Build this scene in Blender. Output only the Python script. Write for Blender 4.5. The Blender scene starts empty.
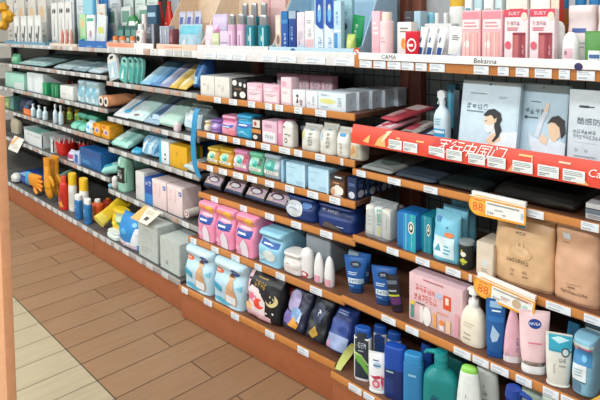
import bpy, bmesh, math, random
from mathutils import Vector, Matrix, geometry
from math import sin, cos, pi, sqrt, atan2
S = bpy.context.scene
COL = S.collection
RND = random.Random(7)

# ------------------------------------------------------------------ camera
F, YAW, PITCH, ROLL = 564.66, 0.77176, 0.06178, -0.00842
CAM = Vector((0.0, -1.59043, 1.39898)); CX, CY = 300.0, 61.65
ca, sa, cp, sp = cos(YAW), sin(YAW), cos(PITCH), sin(PITCH)
FWD = Vector((-ca*cp, sa*cp, -sp)); RGT = Vector((sa, ca, 0)); UPV = Vector((-ca*sp, sa*sp, cp))
R2 = RGT*cos(ROLL) + UPV*sin(ROLL); U2 = UPV*cos(ROLL) - RGT*sin(ROLL)
cd = bpy.data.cameras.new('camera'); cam = bpy.data.objects.new('camera', cd); COL.objects.link(cam)
cd.sensor_width = 36; cd.lens = F/600*36; cd.shift_y = (CY-200)/600; cd.clip_start = .05
m = Matrix((R2, U2, -FWD)).transposed().to_4x4(); m.translation = CAM
cam.matrix_world = m; S.camera = cam

def col_x(u, y, z):
    """world X at which a column of the photograph meets the line (y, z)"""
    k = (u-CX)/F; A = k*FWD - R2
    return -(A.y*(y-CAM.y) + A.z*(z-CAM.z))/A.x
def row_z(v, x, y):
    k = (v-CY)/F; A = k*FWD + U2
    return CAM.z - (A.x*(x-CAM.x) + A.y*(y-CAM.y))/A.z

# ------------------------------------------------------------------ materials
def lin(h):
    h = h.lstrip('#'); c = [int(h[i:i+2], 16)/255 for i in (0, 2, 4)]
    return [x/12.92 if x <= .04045 else ((x+.055)/1.055)**2.4 for x in c] + [1]
MATS = {}
def mat(spec):
    """'#hex' plain print, suffix: g gloss, m matt, c clear film, s metal"""
    if spec in MATS: return MATS[spec]
    hx, fl = spec[:7], spec[7:]
    M = bpy.data.materials.new('finish_' + spec[1:]); M.use_nodes = True
    nt = M.node_tree; b = nt.nodes['Principled BSDF']
    c = lin(hx)
    n = nt.nodes.new('ShaderNodeTexNoise'); n.inputs['Scale'].default_value = 35; n.inputs['Detail'].default_value = 3
    tc = nt.nodes.new('ShaderNodeTexCoord'); nt.links.new(tc.outputs['Object'], n.inputs['Vector'])
    r = nt.nodes.new('ShaderNodeValToRGB')
    r.color_ramp.elements[0].position = .3; r.color_ramp.elements[1].position = .7
    r.color_ramp.elements[0].color = [x*.93 for x in c[:3]] + [1]
    r.color_ramp.elements[1].color = [min(1, x*1.05) for x in c[:3]] + [1]
    nt.links.new(n.outputs['Fac'], r.inputs['Fac']); nt.links.new(r.outputs['Color'], b.inputs['Base Color'])
    b.inputs['Roughness'].default_value = .45
    if 'g' in fl: b.inputs['Roughness'].default_value = .22
    if 'm' in fl: b.inputs['Roughness'].default_value = .8
    if 's' in fl: b.inputs['Metallic'].default_value = .85; b.inputs['Roughness'].default_value = .3
    if 'c' in fl:
        b.inputs['Alpha'].default_value = .38; b.inputs['Roughness'].default_value = .15
    MATS[spec] = M
    return M

# ------------------------------------------------------------------ text
TXT = {}
def text_geo(s):
    if s not in TXT:
        c = bpy.data.curves.new('t', 'FONT'); c.body = s; c.size = 1; c.align_x = 'CENTER'; c.resolution_u = 2
        o = bpy.data.objects.new('t', c); COL.objects.link(o)
        dg = bpy.context.evaluated_depsgraph_get(); dg.update()
        me = bpy.data.meshes.new_from_object(o.evaluated_get(dg))
        vs = [(v.co.x, v.co.y) for v in me.vertices]; fs = [tuple(p.vertices) for p in me.polygons]
        bpy.data.objects.remove(o); bpy.data.curves.remove(c); bpy.data.meshes.remove(me)
        if vs:
            x0, x1 = min(v[0] for v in vs), max(v[0] for v in vs); z0, z1 = min(v[1] for v in vs), max(v[1] for v in vs)
            h = max(z1-z0, 1e-4)
            vs = [((x-(x0+x1)/2)/h, (z-(z0+z1)/2)/h) for x, z in vs]
        TXT[s] = (vs, fs)
    return TXT[s]

# ------------------------------------------------------------------ mesh collector
class MB:
    def __init__(s): s.v = []; s.f = []; s.m = []; s.mats = []; s.flat = set()
    def mi(s, spec):
        if spec not in s.mats: s.mats.append(spec)
        return s.mats.index(spec)
    def add(s, vs, fs, spec, M=None):
        k = len(s.v); i = s.mi(spec)
        s.v += [tuple(M @ Vector(v)) for v in vs] if M else list(vs)
        for f in fs: s.f.append(tuple(k+j for j in f)); s.m.append(i)
    def box(s, x0, x1, y0, y1, z0, z1, spec, M=None):
        vs = [(x, y, z) for x in (x0, x1) for y in (y0, y1) for z in (z0, z1)]
        s.add(vs, [(0,1,3,2),(4,6,7,5),(0,4,5,1),(2,3,7,6),(0,2,6,4),(1,5,7,3)], spec, M)
    def rbox(s, x0, x1, y0, y1, z0, z1, spec, r=.003, M=None):
        """box with bevelled edges"""
        r = min(r, (x1-x0)/3, (y1-y0)/3, (z1-z0)/3)
        bm = bmesh.new(); bmesh.ops.create_cube(bm, size=1)
        for v in bm.verts: v.co = Vector(((x0+x1)/2+v.co.x*(x1-x0), (y0+y1)/2+v.co.y*(y1-y0), (z0+z1)/2+v.co.z*(z1-z0)))
        bmesh.ops.bevel(bm, geom=bm.edges[:], offset=r, segments=2, affect='EDGES', profile=.6)
        bm.verts.index_update()
        s.add([tuple(v.co) for v in bm.verts], [tuple(v.index for v in f.verts) for f in bm.faces], spec, M); bm.free()
    def tube(s, pts, r, spec, seg=8, cap=True):
        pts = [Vector(p) for p in pts]; rings = []; k0 = len(s.v)
        rr = r if isinstance(r, (list, tuple)) else [r]*len(pts)
        vs = []
        for i, p in enumerate(pts):
            t = (pts[min(i+1, len(pts)-1)] - pts[max(i-1, 0)]).normalized()
            a = t.orthogonal().normalized() if i == 0 else (rings[-1] - rings[-1].project(t)).normalized()
            rings.append(a); b = t.cross(a)
            vs += [tuple(p + rr[i]*(a*cos(2*pi*j/seg) + b*sin(2*pi*j/seg))) for j in range(seg)]
        fs = [(i*seg+j, i*seg+(j+1)%seg, (i+1)*seg+(j+1)%seg, (i+1)*seg+j) for i in range(len(pts)-1) for j in range(seg)]
        if cap: fs += [tuple(reversed(range(seg))), tuple(range((len(pts)-1)*seg, len(pts)*seg))]
        s.add(vs, fs, spec)
    def prism(s, poly, y0, y1, spec, M=None):
        """outline in x,z given a thickness along y"""
        n = len(poly); vs = [(x, y0, z) for x, z in poly] + [(x, y1, z) for x, z in poly]
        tri = geometry.tessellate_polygon([[Vector((x, z, 0)) for x, z in poly]])
        fs = [tuple(t) for t in tri] + [tuple(n+i for i in reversed(t)) for t in tri]
        fs += [(i, (i+1) % n, n+(i+1) % n, n+i) for i in range(n)]
        s.add(vs, fs, spec, M)
    def build(s, name, parent=None, angle=38):
        me = bpy.data.meshes.new(name); me.from_pydata(s.v, [], s.f)
        for sp_ in s.mats: me.materials.append(mat(sp_))
        me.polygons.foreach_set('material_index', s.m)
        bm = bmesh.new(); bm.from_mesh(me); bmesh.ops.recalc_face_normals(bm, faces=bm.faces); bm.to_mesh(me); bm.free()
        me.shade_smooth(); me.set_sharp_from_angle(angle=math.radians(angle)); me.update()
        o = bpy.data.objects.new(name, me); COL.objects.link(o)
        if parent: o.parent = parent
        return o

# ------------------------------------------------------------------ lofts (bottles, tubes, bags) with prints that follow the surface
class Loft:
    """prof rows: (z, half width a, half depth b, exponent n[, centre y]); wr: wrinkle size"""
    def __init__(s, prof, wr=0, seed=0, fine=3):
        P = [tuple(p)+((0,) if len(p) == 4 else ()) for p in prof]; s.P = P; s.wr = wr; s.seed = seed
        zs = []
        for i in range(len(P)-1):
            k = fine if P[i+1][0]-P[i][0] > 1e-5 else 1
            zs += [(i, j/k) for j in range(k)]
        zs.append((len(P)-2, 1.0)); s.zs = zs
    def at(s, i, t):
        P = s.P; p1, p2 = P[i], P[i+1]; p0 = P[i-1] if i else p1; p3 = P[i+2] if i+2 < len(P) else p2
        out = [p1[0]+(p2[0]-p1[0])*t]
        h = p2[0]-p1[0]
        for k in (1, 2, 4):
            if h < 1e-5: out.append(p1[k]+(p2[k]-p1[k])*t); continue
            d = (p2[k]-p1[k])/h
            d0 = (p1[k]-p0[k])/(p1[0]-p0[0]) if p1[0]-p0[0] > 1e-5 else d
            d3 = (p3[k]-p2[k])/(p3[0]-p2[0]) if p3[0]-p2[0] > 1e-5 else d
            m1 = 0 if d*d0 <= 0 else 2*d*d0/(d+d0); m2 = 0 if d*d3 <= 0 else 2*d*d3/(d+d3)
            t2, t3 = t*t, t*t*t
            out.append((2*t3-3*t2+1)*p1[k]+(t3-2*t2+t)*h*m1+(-2*t3+3*t2)*p2[k]+(t3-t2)*h*m2)
        out.insert(3, p1[3]+(p2[3]-p1[3])*t)
        return out                                   # z a b n yc
    def find(s, z):
        P = s.P
        for i in range(len(P)-1):
            if z <= P[i+1][0] and P[i+1][0]-P[i][0] > 1e-6: return s.at(i, min(1, max(0, (z-P[i][0])/(P[i+1][0]-P[i][0]))))
        return s.at(len(P)-2, 1.0)
    def wob(s, x, z, b):
        if not s.wr: return 0
        q = s.seed*1.7
        return min(s.wr, b*.5)*(sin(x*61+z*43+q)+.7*sin(x*-97+z*71+2*q)+.5*sin(z*150+x*40+q))/2.2
    def front(s, x, z):
        _, a, b, n, yc = s.find(z)
        t = min(abs(x)/max(a, 1e-5), .999)
        return yc - b*(1-t**n)**(1/n) - s.wob(x, z, b)
    def body(s, mb, spec, seg=28):
        vs = []
        for i, t in s.zs:
            z, a, b, n, yc = s.at(i, t)
            for j in range(seg):
                th = 2*pi*(j+.5)/seg; c, q = cos(th), sin(th); e = 2/n
                x = a*abs(c)**e*(1 if c > 0 else -1); y = b*abs(q)**e*(1 if q > 0 else -1)
                y += s.wob(x, z, b)*(-1 if y < 0 else 1)
                vs.append((x, yc+y, z))
        R = len(s.zs)
        fs = [(i*seg+j, i*seg+(j+1) % seg, (i+1)*seg+(j+1) % seg, (i+1)*seg+j) for i in range(R-1) for j in range(seg)]
        fs += [tuple(reversed(range(seg))), tuple(range((R-1)*seg, R*seg))]
        mb.add(vs, fs, spec)
class FlatFront:
    def __init__(s, y): s.y = y
    def front(s, x, z): return s.y
    flat = True

def glyph(rng):
    """strokes of a made-up square character in a unit box"""
    out = []
    for z in sorted(rng.sample([.06, .3, .52, .74, .94], 3)): out.append((rng.choice([0, .12]), z-.05, rng.choice([.88, 1]), z+.05))
    for x in rng.sample([.12, .5, .86], 2): out.append((x-.06, rng.choice([0, .3]), x+.06, rng.choice([.7, 1])))
    return out
def prints(mb, surf, w, h, dec, x0=None, z0=0, e0=.0006):
    """printed artwork laid on a front surface; coordinates are fractions of w and h"""
    x0 = -w/2 if x0 is None else x0
    flat = getattr(surf, 'flat', False)
    for li, d in enumerate(dec):
        eps = e0 + .00025*li + getattr(surf, 'wr', 0)*.3
        Y = lambda x, z: surf.front(x, z) - eps
        k = d[0]
        def P(fx, fz): X, Z = x0+fx*w, z0+fz*h; return (X, Y(X, Z), Z)
        def rect(a, b, c, e, spec):
            nx, nz = (1, 1) if flat else (max(2, min(10, int((c-a)*w/.008)+1)), max(2, min(12, int((e-b)*h/.01)+1)))
            vs = [P(a+(c-a)*i/nx, b+(e-b)*j/nz) for j in range(nz+1) for i in range(nx+1)]
            fs = [(j*(nx+1)+i, j*(nx+1)+i+1, (j+1)*(nx+1)+i+1, (j+1)*(nx+1)+i) for j in range(nz) for i in range(nx)]
            mb.add(vs, fs, spec)
        if k == 'r': rect(*d[1:6])
        elif k == 'e':
            _, cx, cz, rx, rz, spec = d[:6]
            n = 18; vs = [P(cx, cz)]; fs = []
            rr = (1,) if flat else (.5, 1)
            for q in rr: vs += [P(cx+q*rx*cos(2*pi*i/n), cz+q*rz*sin(2*pi*i/n)) for i in range(n)]
            fs += [(0, 1+i, 1+(i+1) % n) for i in range(n)]
            if not flat: fs += [(1+i, 1+n+i, 1+n+(i+1) % n, 1+(i+1) % n) for i in range(n)]
            mb.add(vs, fs, spec)
        elif k == 'p':
            pts = d[1]; vs = [P(*q) for q in pts]
            tri = geometry.tessellate_polygon([[Vector((q[0], q[1], 0)) for q in pts]])
            if not flat:
                # subdivide each triangle so that it follows the surface
                V2 = [Vector((q[0], q[1], 0)) for q in pts]; vs = []; fs = []
                for t in tri:
                    a, b, c = [V2[i] for i in t]; n = 4; idx = {}
                    for i in range(n+1):
                        for j in range(n+1-i):
                            q = a+(b-a)*(i/n)+(c-a)*(j/n); idx[i, j] = len(vs); vs.append(P(q.x, q.y))
                    for i in range(n):
                        for j in range(n-i):
                            fs.append((idx[i, j], idx[i+1, j], idx[i, j+1]))
                            if i+j < n-1: fs.append((idx[i+1, j], idx[i+1, j+1], idx[i, j+1]))
                mb.add(vs, fs, d[2])
            else: mb.add(vs, [tuple(t) for t in tri], d[2])
        elif k == 't':
            _, s, cx, cz, hz, spec = d[:6]; vs, fs = text_geo(s)
            sh = d[6] if len(d) > 6 else 0
            H = hz*h
            mb.add([(lambda X, Z: (X, Y(X, Z), Z))(x0+cx*w+(x+sh*z)*H, z0+cz*h+z*H) for x, z in vs], fs, spec)
        elif k == 'v':                               # upright text reading down
            _, s, cx, cz, hz, spec = d[:6]; vs, fs = text_geo(s); H = hz*w
            mb.add([(lambda X, Z: (X, Y(X, Z), Z))(x0+cx*w+z*H, z0+cz*h-x*H) for x, z in vs], fs, spec)
        elif k == 'l':                               # lines of small print
            _, a, b, c, e, n, spec = d[:7]; rg = random.Random(int((a*7+b*13+c*29)*1000)+n)
            for i in range(n):
                z = b+(e-b)*(i+.25)/n; rect(a, z, a+(c-a)*rg.uniform(.55, 1), z+(e-b)*.45/n, spec)
        elif k == 'g':                               # block of characters too blurred to read
            _, a, b, c, e, n, spec = d[:7]; rg = random.Random(int((a*7+b*13+c*29)*1000)+n)
            for i in range(n):
                gx, gw = a+(c-a)*i/n, (c-a)/n*.8
                for q in glyph(rg): rect(gx+q[0]*gw, b+q[1]*(e-b), gx+q[2]*gw, b+q[3]*(e-b), spec)
        elif k == 'gv':
            _, a, b, c, e, n, spec = d[:7]; rg = random.Random(int((a*7+b*13+c*29)*1000)+n)
            for i in range(n):
                gz, gh = b+(e-b)*i/n, (e-b)/n*.8
                for q in glyph(rg): rect(a+q[0]*(c-a), gz+q[1]*gh, a+q[2]*(c-a), gz+q[3]*gh, spec)

# ------------------------------------------------------------------ shelving run: levels are rail undersides
W = 1.0; XJ = -3.346
BAYX = {'Z': XJ-3, 'A': XJ-2, 'B': XJ-1, 'C': XJ, 'D': XJ+1, 'E': XJ+2}
LV = {}
for b_ in 'ZAB': LV[b_] = {1: (1.248, 0), 2: (1.077, -.011), 3: (.868, -.011), 4: (.67, -.011), 5: (.431, -.011), 7: (.134, -.136)}
LV['C'] = {1: (1.248, 0), 2: (1.046, -.011), 3: (.824, -.011), 4: (.631, -.011), 5: (.37, -.02), 7: (.134, -.136)}
LV['D'] = {1: (1.248, 0), 2: (1.045, -.011), 3: (.868, -.011), 4: (.71, -.011), 5: (.565, -.011), 6: (.36, -.077), 7: (.137, -.136)}
LV['E'] = {1: (1.248, 0), 2: (.978, -.011), 3: (.85, -.011), 4: (.6, -.011), 5: (.39, -.077), 7: (.127, -.136)}
ANG = {'D': .0589}
def railh(bay, lv): return ({'D': .037, 'E': .031, 'C': .036} if lv == 1 else {'D': .028, 'E': .024}).get(bay, .027)
def yfront(bay, lv, x): return LV[bay][lv][1] + ANG.get(bay, 0)*(x-BAYX[bay]-.5)
def surf_z(bay, lv): return LV[bay][lv][0] + railh(bay, lv) - .004 + .0008

USED = {}
def tag(o, label, cat, group=None):
    o['label'] = label; o['category'] = cat
    if group: o['group'] = group
    USED.setdefault(label, []).append(group)
def spot(bay, lv, u0, u1, vt, d, dep, rz=0, rb=None, zoff=0, h=None):
    """where a thing seen between two columns and up to a row of the photograph stands on its shelf"""
    z = surf_z(bay, lv) + zoff; x = col_x((u0+u1)/2, 0, z); off = d + (dep/2 if rb else 0)
    for _ in range(4):
        y = yfront(bay, lv, x) + off; x = col_x((u0+u1)/2, y, z)
    a = rz + ANG.get(bay, 0)
    if rb is None and rz == 0:
        w = abs(col_x(u1, y+ANG.get(bay, 0)*0, z) - col_x(u0, y, z))
        if bay in ANG:
            for _ in range(3):
                xa = col_x(u0, yfront(bay, lv, x-w/2)+off, z); xb = col_x(u1, yfront(bay, lv, x+w/2)+off, z); w = xb-xa; x = (xa+xb)/2
            y = yfront(bay, lv, x)+off
    else:
        dx, dy = x-CAM.x, y-CAM.y; r = sqrt(dx*dx+dy*dy)
        phi = atan2(-dx, dy)                           # the camera is this far round from the shelf's own normal
        depth = Vector((dx, dy, z-CAM.z)).dot(FWD)
        px = (u1-u0)*depth*depth/(r*F)
        cf = cos(phi-a); sf = sin(phi-a); q = rb if rb else 0
        w = px/max(.25, sqrt(cf*cf+q*q*sf*sf))
    hh = h if h else row_z(vt, x, y) - z
    return x, y, z, w, max(hh, .004), a
FLOOR1, FLOOR2 = '#8a684b', '#957456'
WORLD, LP, LP2, EXPO = .30, 13, 52, 0.16
# ------------------------------------------------------------------ makers: each returns (depth, silhouette ratio or None, builder)
def box(dep, col, dec=(), decR=(), decT=(), r=.003, more=None):
    def fn(w, h):
        mb = MB(); mb.rbox(-w/2, w/2, -dep/2, dep/2, 0, h, col, r)
        prints(mb, FlatFront(-dep/2), w, h, dec)
        if decR:
            q = MB(); prints(q, FlatFront(-w/2), dep, h, decR); M = Matrix.Rotation(pi/2, 4, 'Z')
            for f, mi in zip(q.f, q.m): pass
            for i, sp_ in enumerate(q.mats): mb.add(q.v, [f for f, mi in zip(q.f, q.m) if mi == i], sp_, M)
        if decT:
            q = MB(); prints(q, FlatFront(0), w, dep, decT)
            M = Matrix.Translation((0, -dep/2, h)) @ Matrix.Rotation(-pi/2, 4, 'X')
            for i, sp_ in enumerate(q.mats): mb.add(q.v, [f for f, mi in zip(q.f, q.m) if mi == i], sp_, M)
        out = [('carton', mb, None)]
        if more: more(out, w, h, dep)
        return out
    return dep, None, fn
def loft_item(prof, ratio, col, dec=(), wr=0, part='body', more=None, seg=28, seed=0, fine=3, rnd=True, base=0, prz=None):
    """prof in fractions: (z/h, a/(w/2), b/(w/2), n[, yc/(w/2)])"""
    def fn(w, h):
        L = Loft([(p[0]*h, p[1]*w/2, p[2]*w/2, p[3]) + ((p[4]*w/2,) if len(p) > 4 else ()) for p in prof], wr, seed, 9 if wr else fine)
        mb = MB(); L.body(mb, col, seg); prints(mb, L, w, h, dec)
        out = [(part, mb, None)]
        if more: more(out, w, h, L)
        return out
    return ('r', ratio), (ratio if rnd else None), fn
def pouch(dep, col, dec=(), wr=.002, seed=0, seal=True, n=2.6, squash=.97, more=None, flatb=.75):
    def fn(w, h):
        a, b = w/2, dep/2
        pr = [(0, a*.97, b*flatb, n), (h*.06, a, b*.95, n), (h*.45, a, b, n), (h*.75, a*squash, b*.72, n)]
        pr += [(h*.9, a*squash, b*.22, 2.4), (h*.93, a*squash, .0022, 6), (h, a*squash, .0018, 6)] if seal else [(h*.9, a*squash, b*.93, n), (h*.97, a*squash, b*.86, n), (h*.992, a*.95, b*.78, n), (h, a*.9, b*.66, n)]
        L = Loft(pr, wr, seed, 7 if wr > .0025 else 4); mb = MB(); L.body(mb, col, 36); prints(mb, L, w, h, dec)
        out = [('bag', mb, None)]
        if more: more(out, w, h, L)
        return out
    return dep, None, fn
def flat(length, th, col, dec=(), wr=.001, seed=0, n=4):
    """a soft pack lying on its back, its print facing up"""
    def fn(w, h):
        a, b = w/2, th/2
        L = Loft([(0, a*.98, b*.25, n), (length*.06, a, b*.8, n), (length*.5, a, b, n), (length*.94, a, b*.8, n), (length, a*.98, b*.25, n)], wr, seed, 4)
        q = MB(); L.body(q, col, 28); prints(q, L, w, length, dec); mb = MB()
        M = Matrix(((1,0,0,0),(0,0,1,-length/2),(0,-1,0,th/2),(0,0,0,1)))
        for i, sp_ in enumerate(q.mats): mb.add(q.v, [f for f, mi in zip(q.f, q.m) if mi == i], sp_, M)
        return [('bag', mb, None)]
    return length, None, fn
def disc(mb, x, y, z0, z1, r, spec, seg=20, r1=None):
    r1 = r if r1 is None else r1
    vs = [(x+q*cos(2*pi*i/seg), y+q*sin(2*pi*i/seg), z) for z, q in ((z0, r), (z1, r1)) for i in range(seg)]
    mb.add(vs, [(i, (i+1) % seg, seg+(i+1) % seg, seg+i) for i in range(seg)] + [tuple(reversed(range(seg))), tuple(range(seg, 2*seg))], spec)
def loft_part(name, prof, col, parent=None, dec=(), w=1, h=1, seg=24):
    L = Loft(prof); mb = MB(); L.body(mb, col, seg)
    if dec: prints(mb, L, w, h, dec)
    return (name, mb, parent)
def tube(col, cap, dec=(), ratio=.42, capf=.13, capw=.78, neck=.9, extra=None):
    """squeeze tube standing on its cap with a flat crimp on top"""
    def more(out, w, h, L):
        a = w/2*capw
        out.append(loft_part('cap', [(0, a*.97, a*.62, 2.4), (h*capf*.15, a, a*.66, 2.4), (h*capf*.98, a*.98, a*.64, 2.4)], cap))
        if extra: extra(out, w, h, L)
    return loft_item([(capf, neck*.86, ratio*1.05, 2.3), (capf+.03, neck*.92, ratio*1.12, 2.2), (.45, neck+(1-neck)*.45, ratio, 2.2), (.8, neck+(1-neck)*.85, ratio*.55, 2.1), (.94, 1, .07, 2), (.955, 1, .035, 5), (1, 1, .03, 5)],
                     ratio, col, dec, more=more)
def bottle(col, cap, dec=(), ratio=.6, sh=.8, capw=.5, capf=.2, n=2.6, taper=1., dome=False, neckw=None, extra=None, capn=2.2):
    """shampoo style bottle: body to the height fraction 1-capf, then a cap"""
    t = 1-capf; nw = neckw or capw*.9
    def more(out, w, h, L):
        a = w/2*capw; b = a*max(ratio, .75) if capw < .8 else a*ratio
        pr = [(t*h-.001, a, b, capn), (t*h+capf*h*.6, a, b, capn), (h*.985, a*.94, b*.94, capn), (h, a*.84, b*.84, capn)]
        if dome: pr = [(t*h-.001, a, b, capn), (t*h+capf*h*.4, a*.97, b*.97, capn), (t*h+capf*h*.75, a*.74, b*.74, capn), (h*.985, a*.4, b*.4, 2), (h, a*.1, b*.1, 2)]
        out.append(loft_part('cap', pr, cap))
        if extra: extra(out, w, h, L)
    return loft_item([(0, .93, ratio*.92, n), (.015, .98, ratio*.98, n), (.05, 1, ratio, n), (t*sh*.6, (1+taper)/2, ratio*(1+taper)/2, n), (t*sh, taper, ratio*taper, n),
                      (t*(sh+(1-sh)*.6), taper*.8+nw*.2, ratio*(taper*.8+nw*.2), n), (t*.985, max(nw*1.1, .2), max(nw*1.1*ratio, .15), 2.3), (t, nw, nw*max(ratio, .7), 2.2)], ratio, col, dec, more=more)
def pump_bottle(col, pump, dec=(), ratio=.6, bodyf=.72, n=3., taper=.95, dirx=-1, headw=.38, pumpmat=None):
    def more(out, w, h, L):
        mb = MB(); a = w/2
        disc(mb, 0, 0, bodyf*h-.002, bodyf*h+h*.09, a*.4, pump); disc(mb, 0, 0, bodyf*h+h*.09, bodyf*h+h*.12, a*.36, pump)
        disc(mb, 0, 0, bodyf*h+h*.1, h*.9, a*.15, pump)
        out.append(('pump', mb, None))
        q = MB(); disc(q, 0, 0, h*.885, h*.99, a*headw, pump, r1=a*headw*.86)
        q.tube([(0, 0, h*.955), (dirx*a*.5, 0, h*.96), (dirx*a*.85, 0, h*.945), (dirx*a*.95, 0, h*.91)], [a*.16, a*.14, a*.1, a*.08], pump)
        out.append(('nozzle', q, len(out)-1))
    return loft_item([(0, .94, ratio*.92, n), (.02, 1, ratio, n), (bodyf*.45, 1, ratio, n), (bodyf*.8, taper, ratio*taper, n), (bodyf*.93, taper*.75, ratio*taper*.78, 2.4), (bodyf, .42, .4, 2)], ratio, col, dec, more=more)
def jar(col, cap, dec=(), capf=.25, bodyw=.96):
    def more(out, w, h, L):
        mb = MB(); disc(mb, 0, 0, (1-capf)*h, h*.99, w/2, cap, 28); out.append(('lid', mb, None))
    return loft_item([(0, bodyw*.95, bodyw*.95, 2), (.03, bodyw, bodyw, 2), (1-capf-.05, bodyw, bodyw, 2), (1-capf, bodyw*.92, bodyw*.92, 2)], 1, col, dec, more=more)

def emit(parts, name, label, cat, group=None):
    if len(parts) == 1:
        o = parts[0][1].build(name)
    else:
        o = bpy.data.objects.new(name, None); o.empty_display_size = .03; COL.objects.link(o)
        objs = []
        for pn, mb, par in parts: objs.append(mb.build(pn, o if par is None else objs[par]))
    tag(o, label, cat, group)
    return o
def move(o, x, y, z, a, dep, w, lean=0, roll=0, rb=None):
    off = 0 if rb else dep/2
    o.rotation_euler = (-math.radians(lean), math.radians(roll), a)
    o.location = (x - sin(a)*off, y + cos(a)*off, z + dep/2*abs(sin(math.radians(lean))) + w/2*abs(sin(math.radians(roll))))
    return o
def twin(o, label, group=None, parent=None):
    c = o.copy(); COL.objects.link(c)
    if parent: c.parent = parent
    for ch in list(o.children): twin(ch, None, None, c)
    if label:
        c['label'] = label
        if group: c['group'] = group
        USED.setdefault(label, []).append(group)
    return c
def solve(bay, lv, sp_, mk, d, rz, zoff, h, wd=None):
    dep, rb, fn = mk; u0, u1, vt = sp_
    def fit(x, y, z, hh, dp):                         # stay under the shelf above when reaching in below it
        if h: return hh
        up = [(z0, l) for l, (z0, yo) in LV[bay].items() if z0 > z+.03]
        if up and (y + (dp/2 if rb else dp)) > yfront(bay, min(up)[1], x)-.008: hh = min(hh, min(up)[0]-.003-z)
        return hh
    if isinstance(dep, tuple):                        # depth follows the width
        x, y, z, w, hh, a = spot(bay, lv, u0, u1, vt, d, .04, rz, rb or dep[1], zoff, h)
        x, y, z, w, hh, a = spot(bay, lv, u0, u1, vt, d, w*dep[1], rz, rb or dep[1], zoff, h)
        return x, y, z, (wd or w), fit(x, y, z, hh, w*dep[1]), a, w*dep[1], True
    x, y, z, w, hh, a = spot(bay, lv, u0, u1, vt, d, dep, rz, rb, zoff, h)
    return x, y, z, (wd or w), fit(x, y, z, hh, dep), a, dep, rb
def item(bay, lv, u0, u1, vt, name, mk, label, cat, d=.02, group=None, rz=0, lean=0, roll=0, zoff=0, h=None, wd=None):
    x, y, z, w, hh, a, dep, rb = solve(bay, lv, (u0, u1, vt), mk, d, math.radians(rz), zoff, h, wd)
    if lean and h is None: hh = hh/cos(math.radians(lean))
    o = emit(mk[2](w, hh), name, label, cat, group)
    return move(o, x, y, z, a, dep, w, lean, roll, rb)
ORD = ['first', 'second', 'third', 'fourth', 'fifth', 'sixth', 'seventh', 'eighth', 'ninth']
def ordinal(i, n):
    if n == 2: return ('left', 'right')[i]
    if n == 3: return ('leftmost', 'middle', 'rightmost')[i]
    return 'leftmost' if i == 0 else 'rightmost' if i == n-1 else ORD[i] + ' from left'
def row(bay, lv, spans, name, mk, label, cat, group, d=.02, rz=0, lean=0, roll=0, zoff=0, h=None, wd=None, labels=None, dd=None, grow=1.):
    """several of one kind: built once, then copied; {o} in the label becomes the place in the row"""
    n = len(spans); S_ = [solve(bay, lv, s, mk, (dd[i] if dd else d), math.radians(rz), zoff, h, wd) for i, s in enumerate(spans)]
    w = sum(s[3] for s in S_)/n*grow; hh = sum(s[4] for s in S_)/n; dep = w*mk[0][1] if isinstance(mk[0], tuple) else mk[0]
    if lean and h is None: hh = hh/cos(math.radians(lean))
    objs = []
    for i, s in enumerate(S_):
        lb = labels[i] if labels else label.replace('{o}', ordinal(i, n))
        o = emit(mk[2](w, hh), name, lb, cat, group) if i == 0 else twin(objs[0], lb, group)
        move(o, s[0], s[1], s[2], s[5], dep, w, lean, roll, s[7]); objs.append(o)
    return objs

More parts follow.
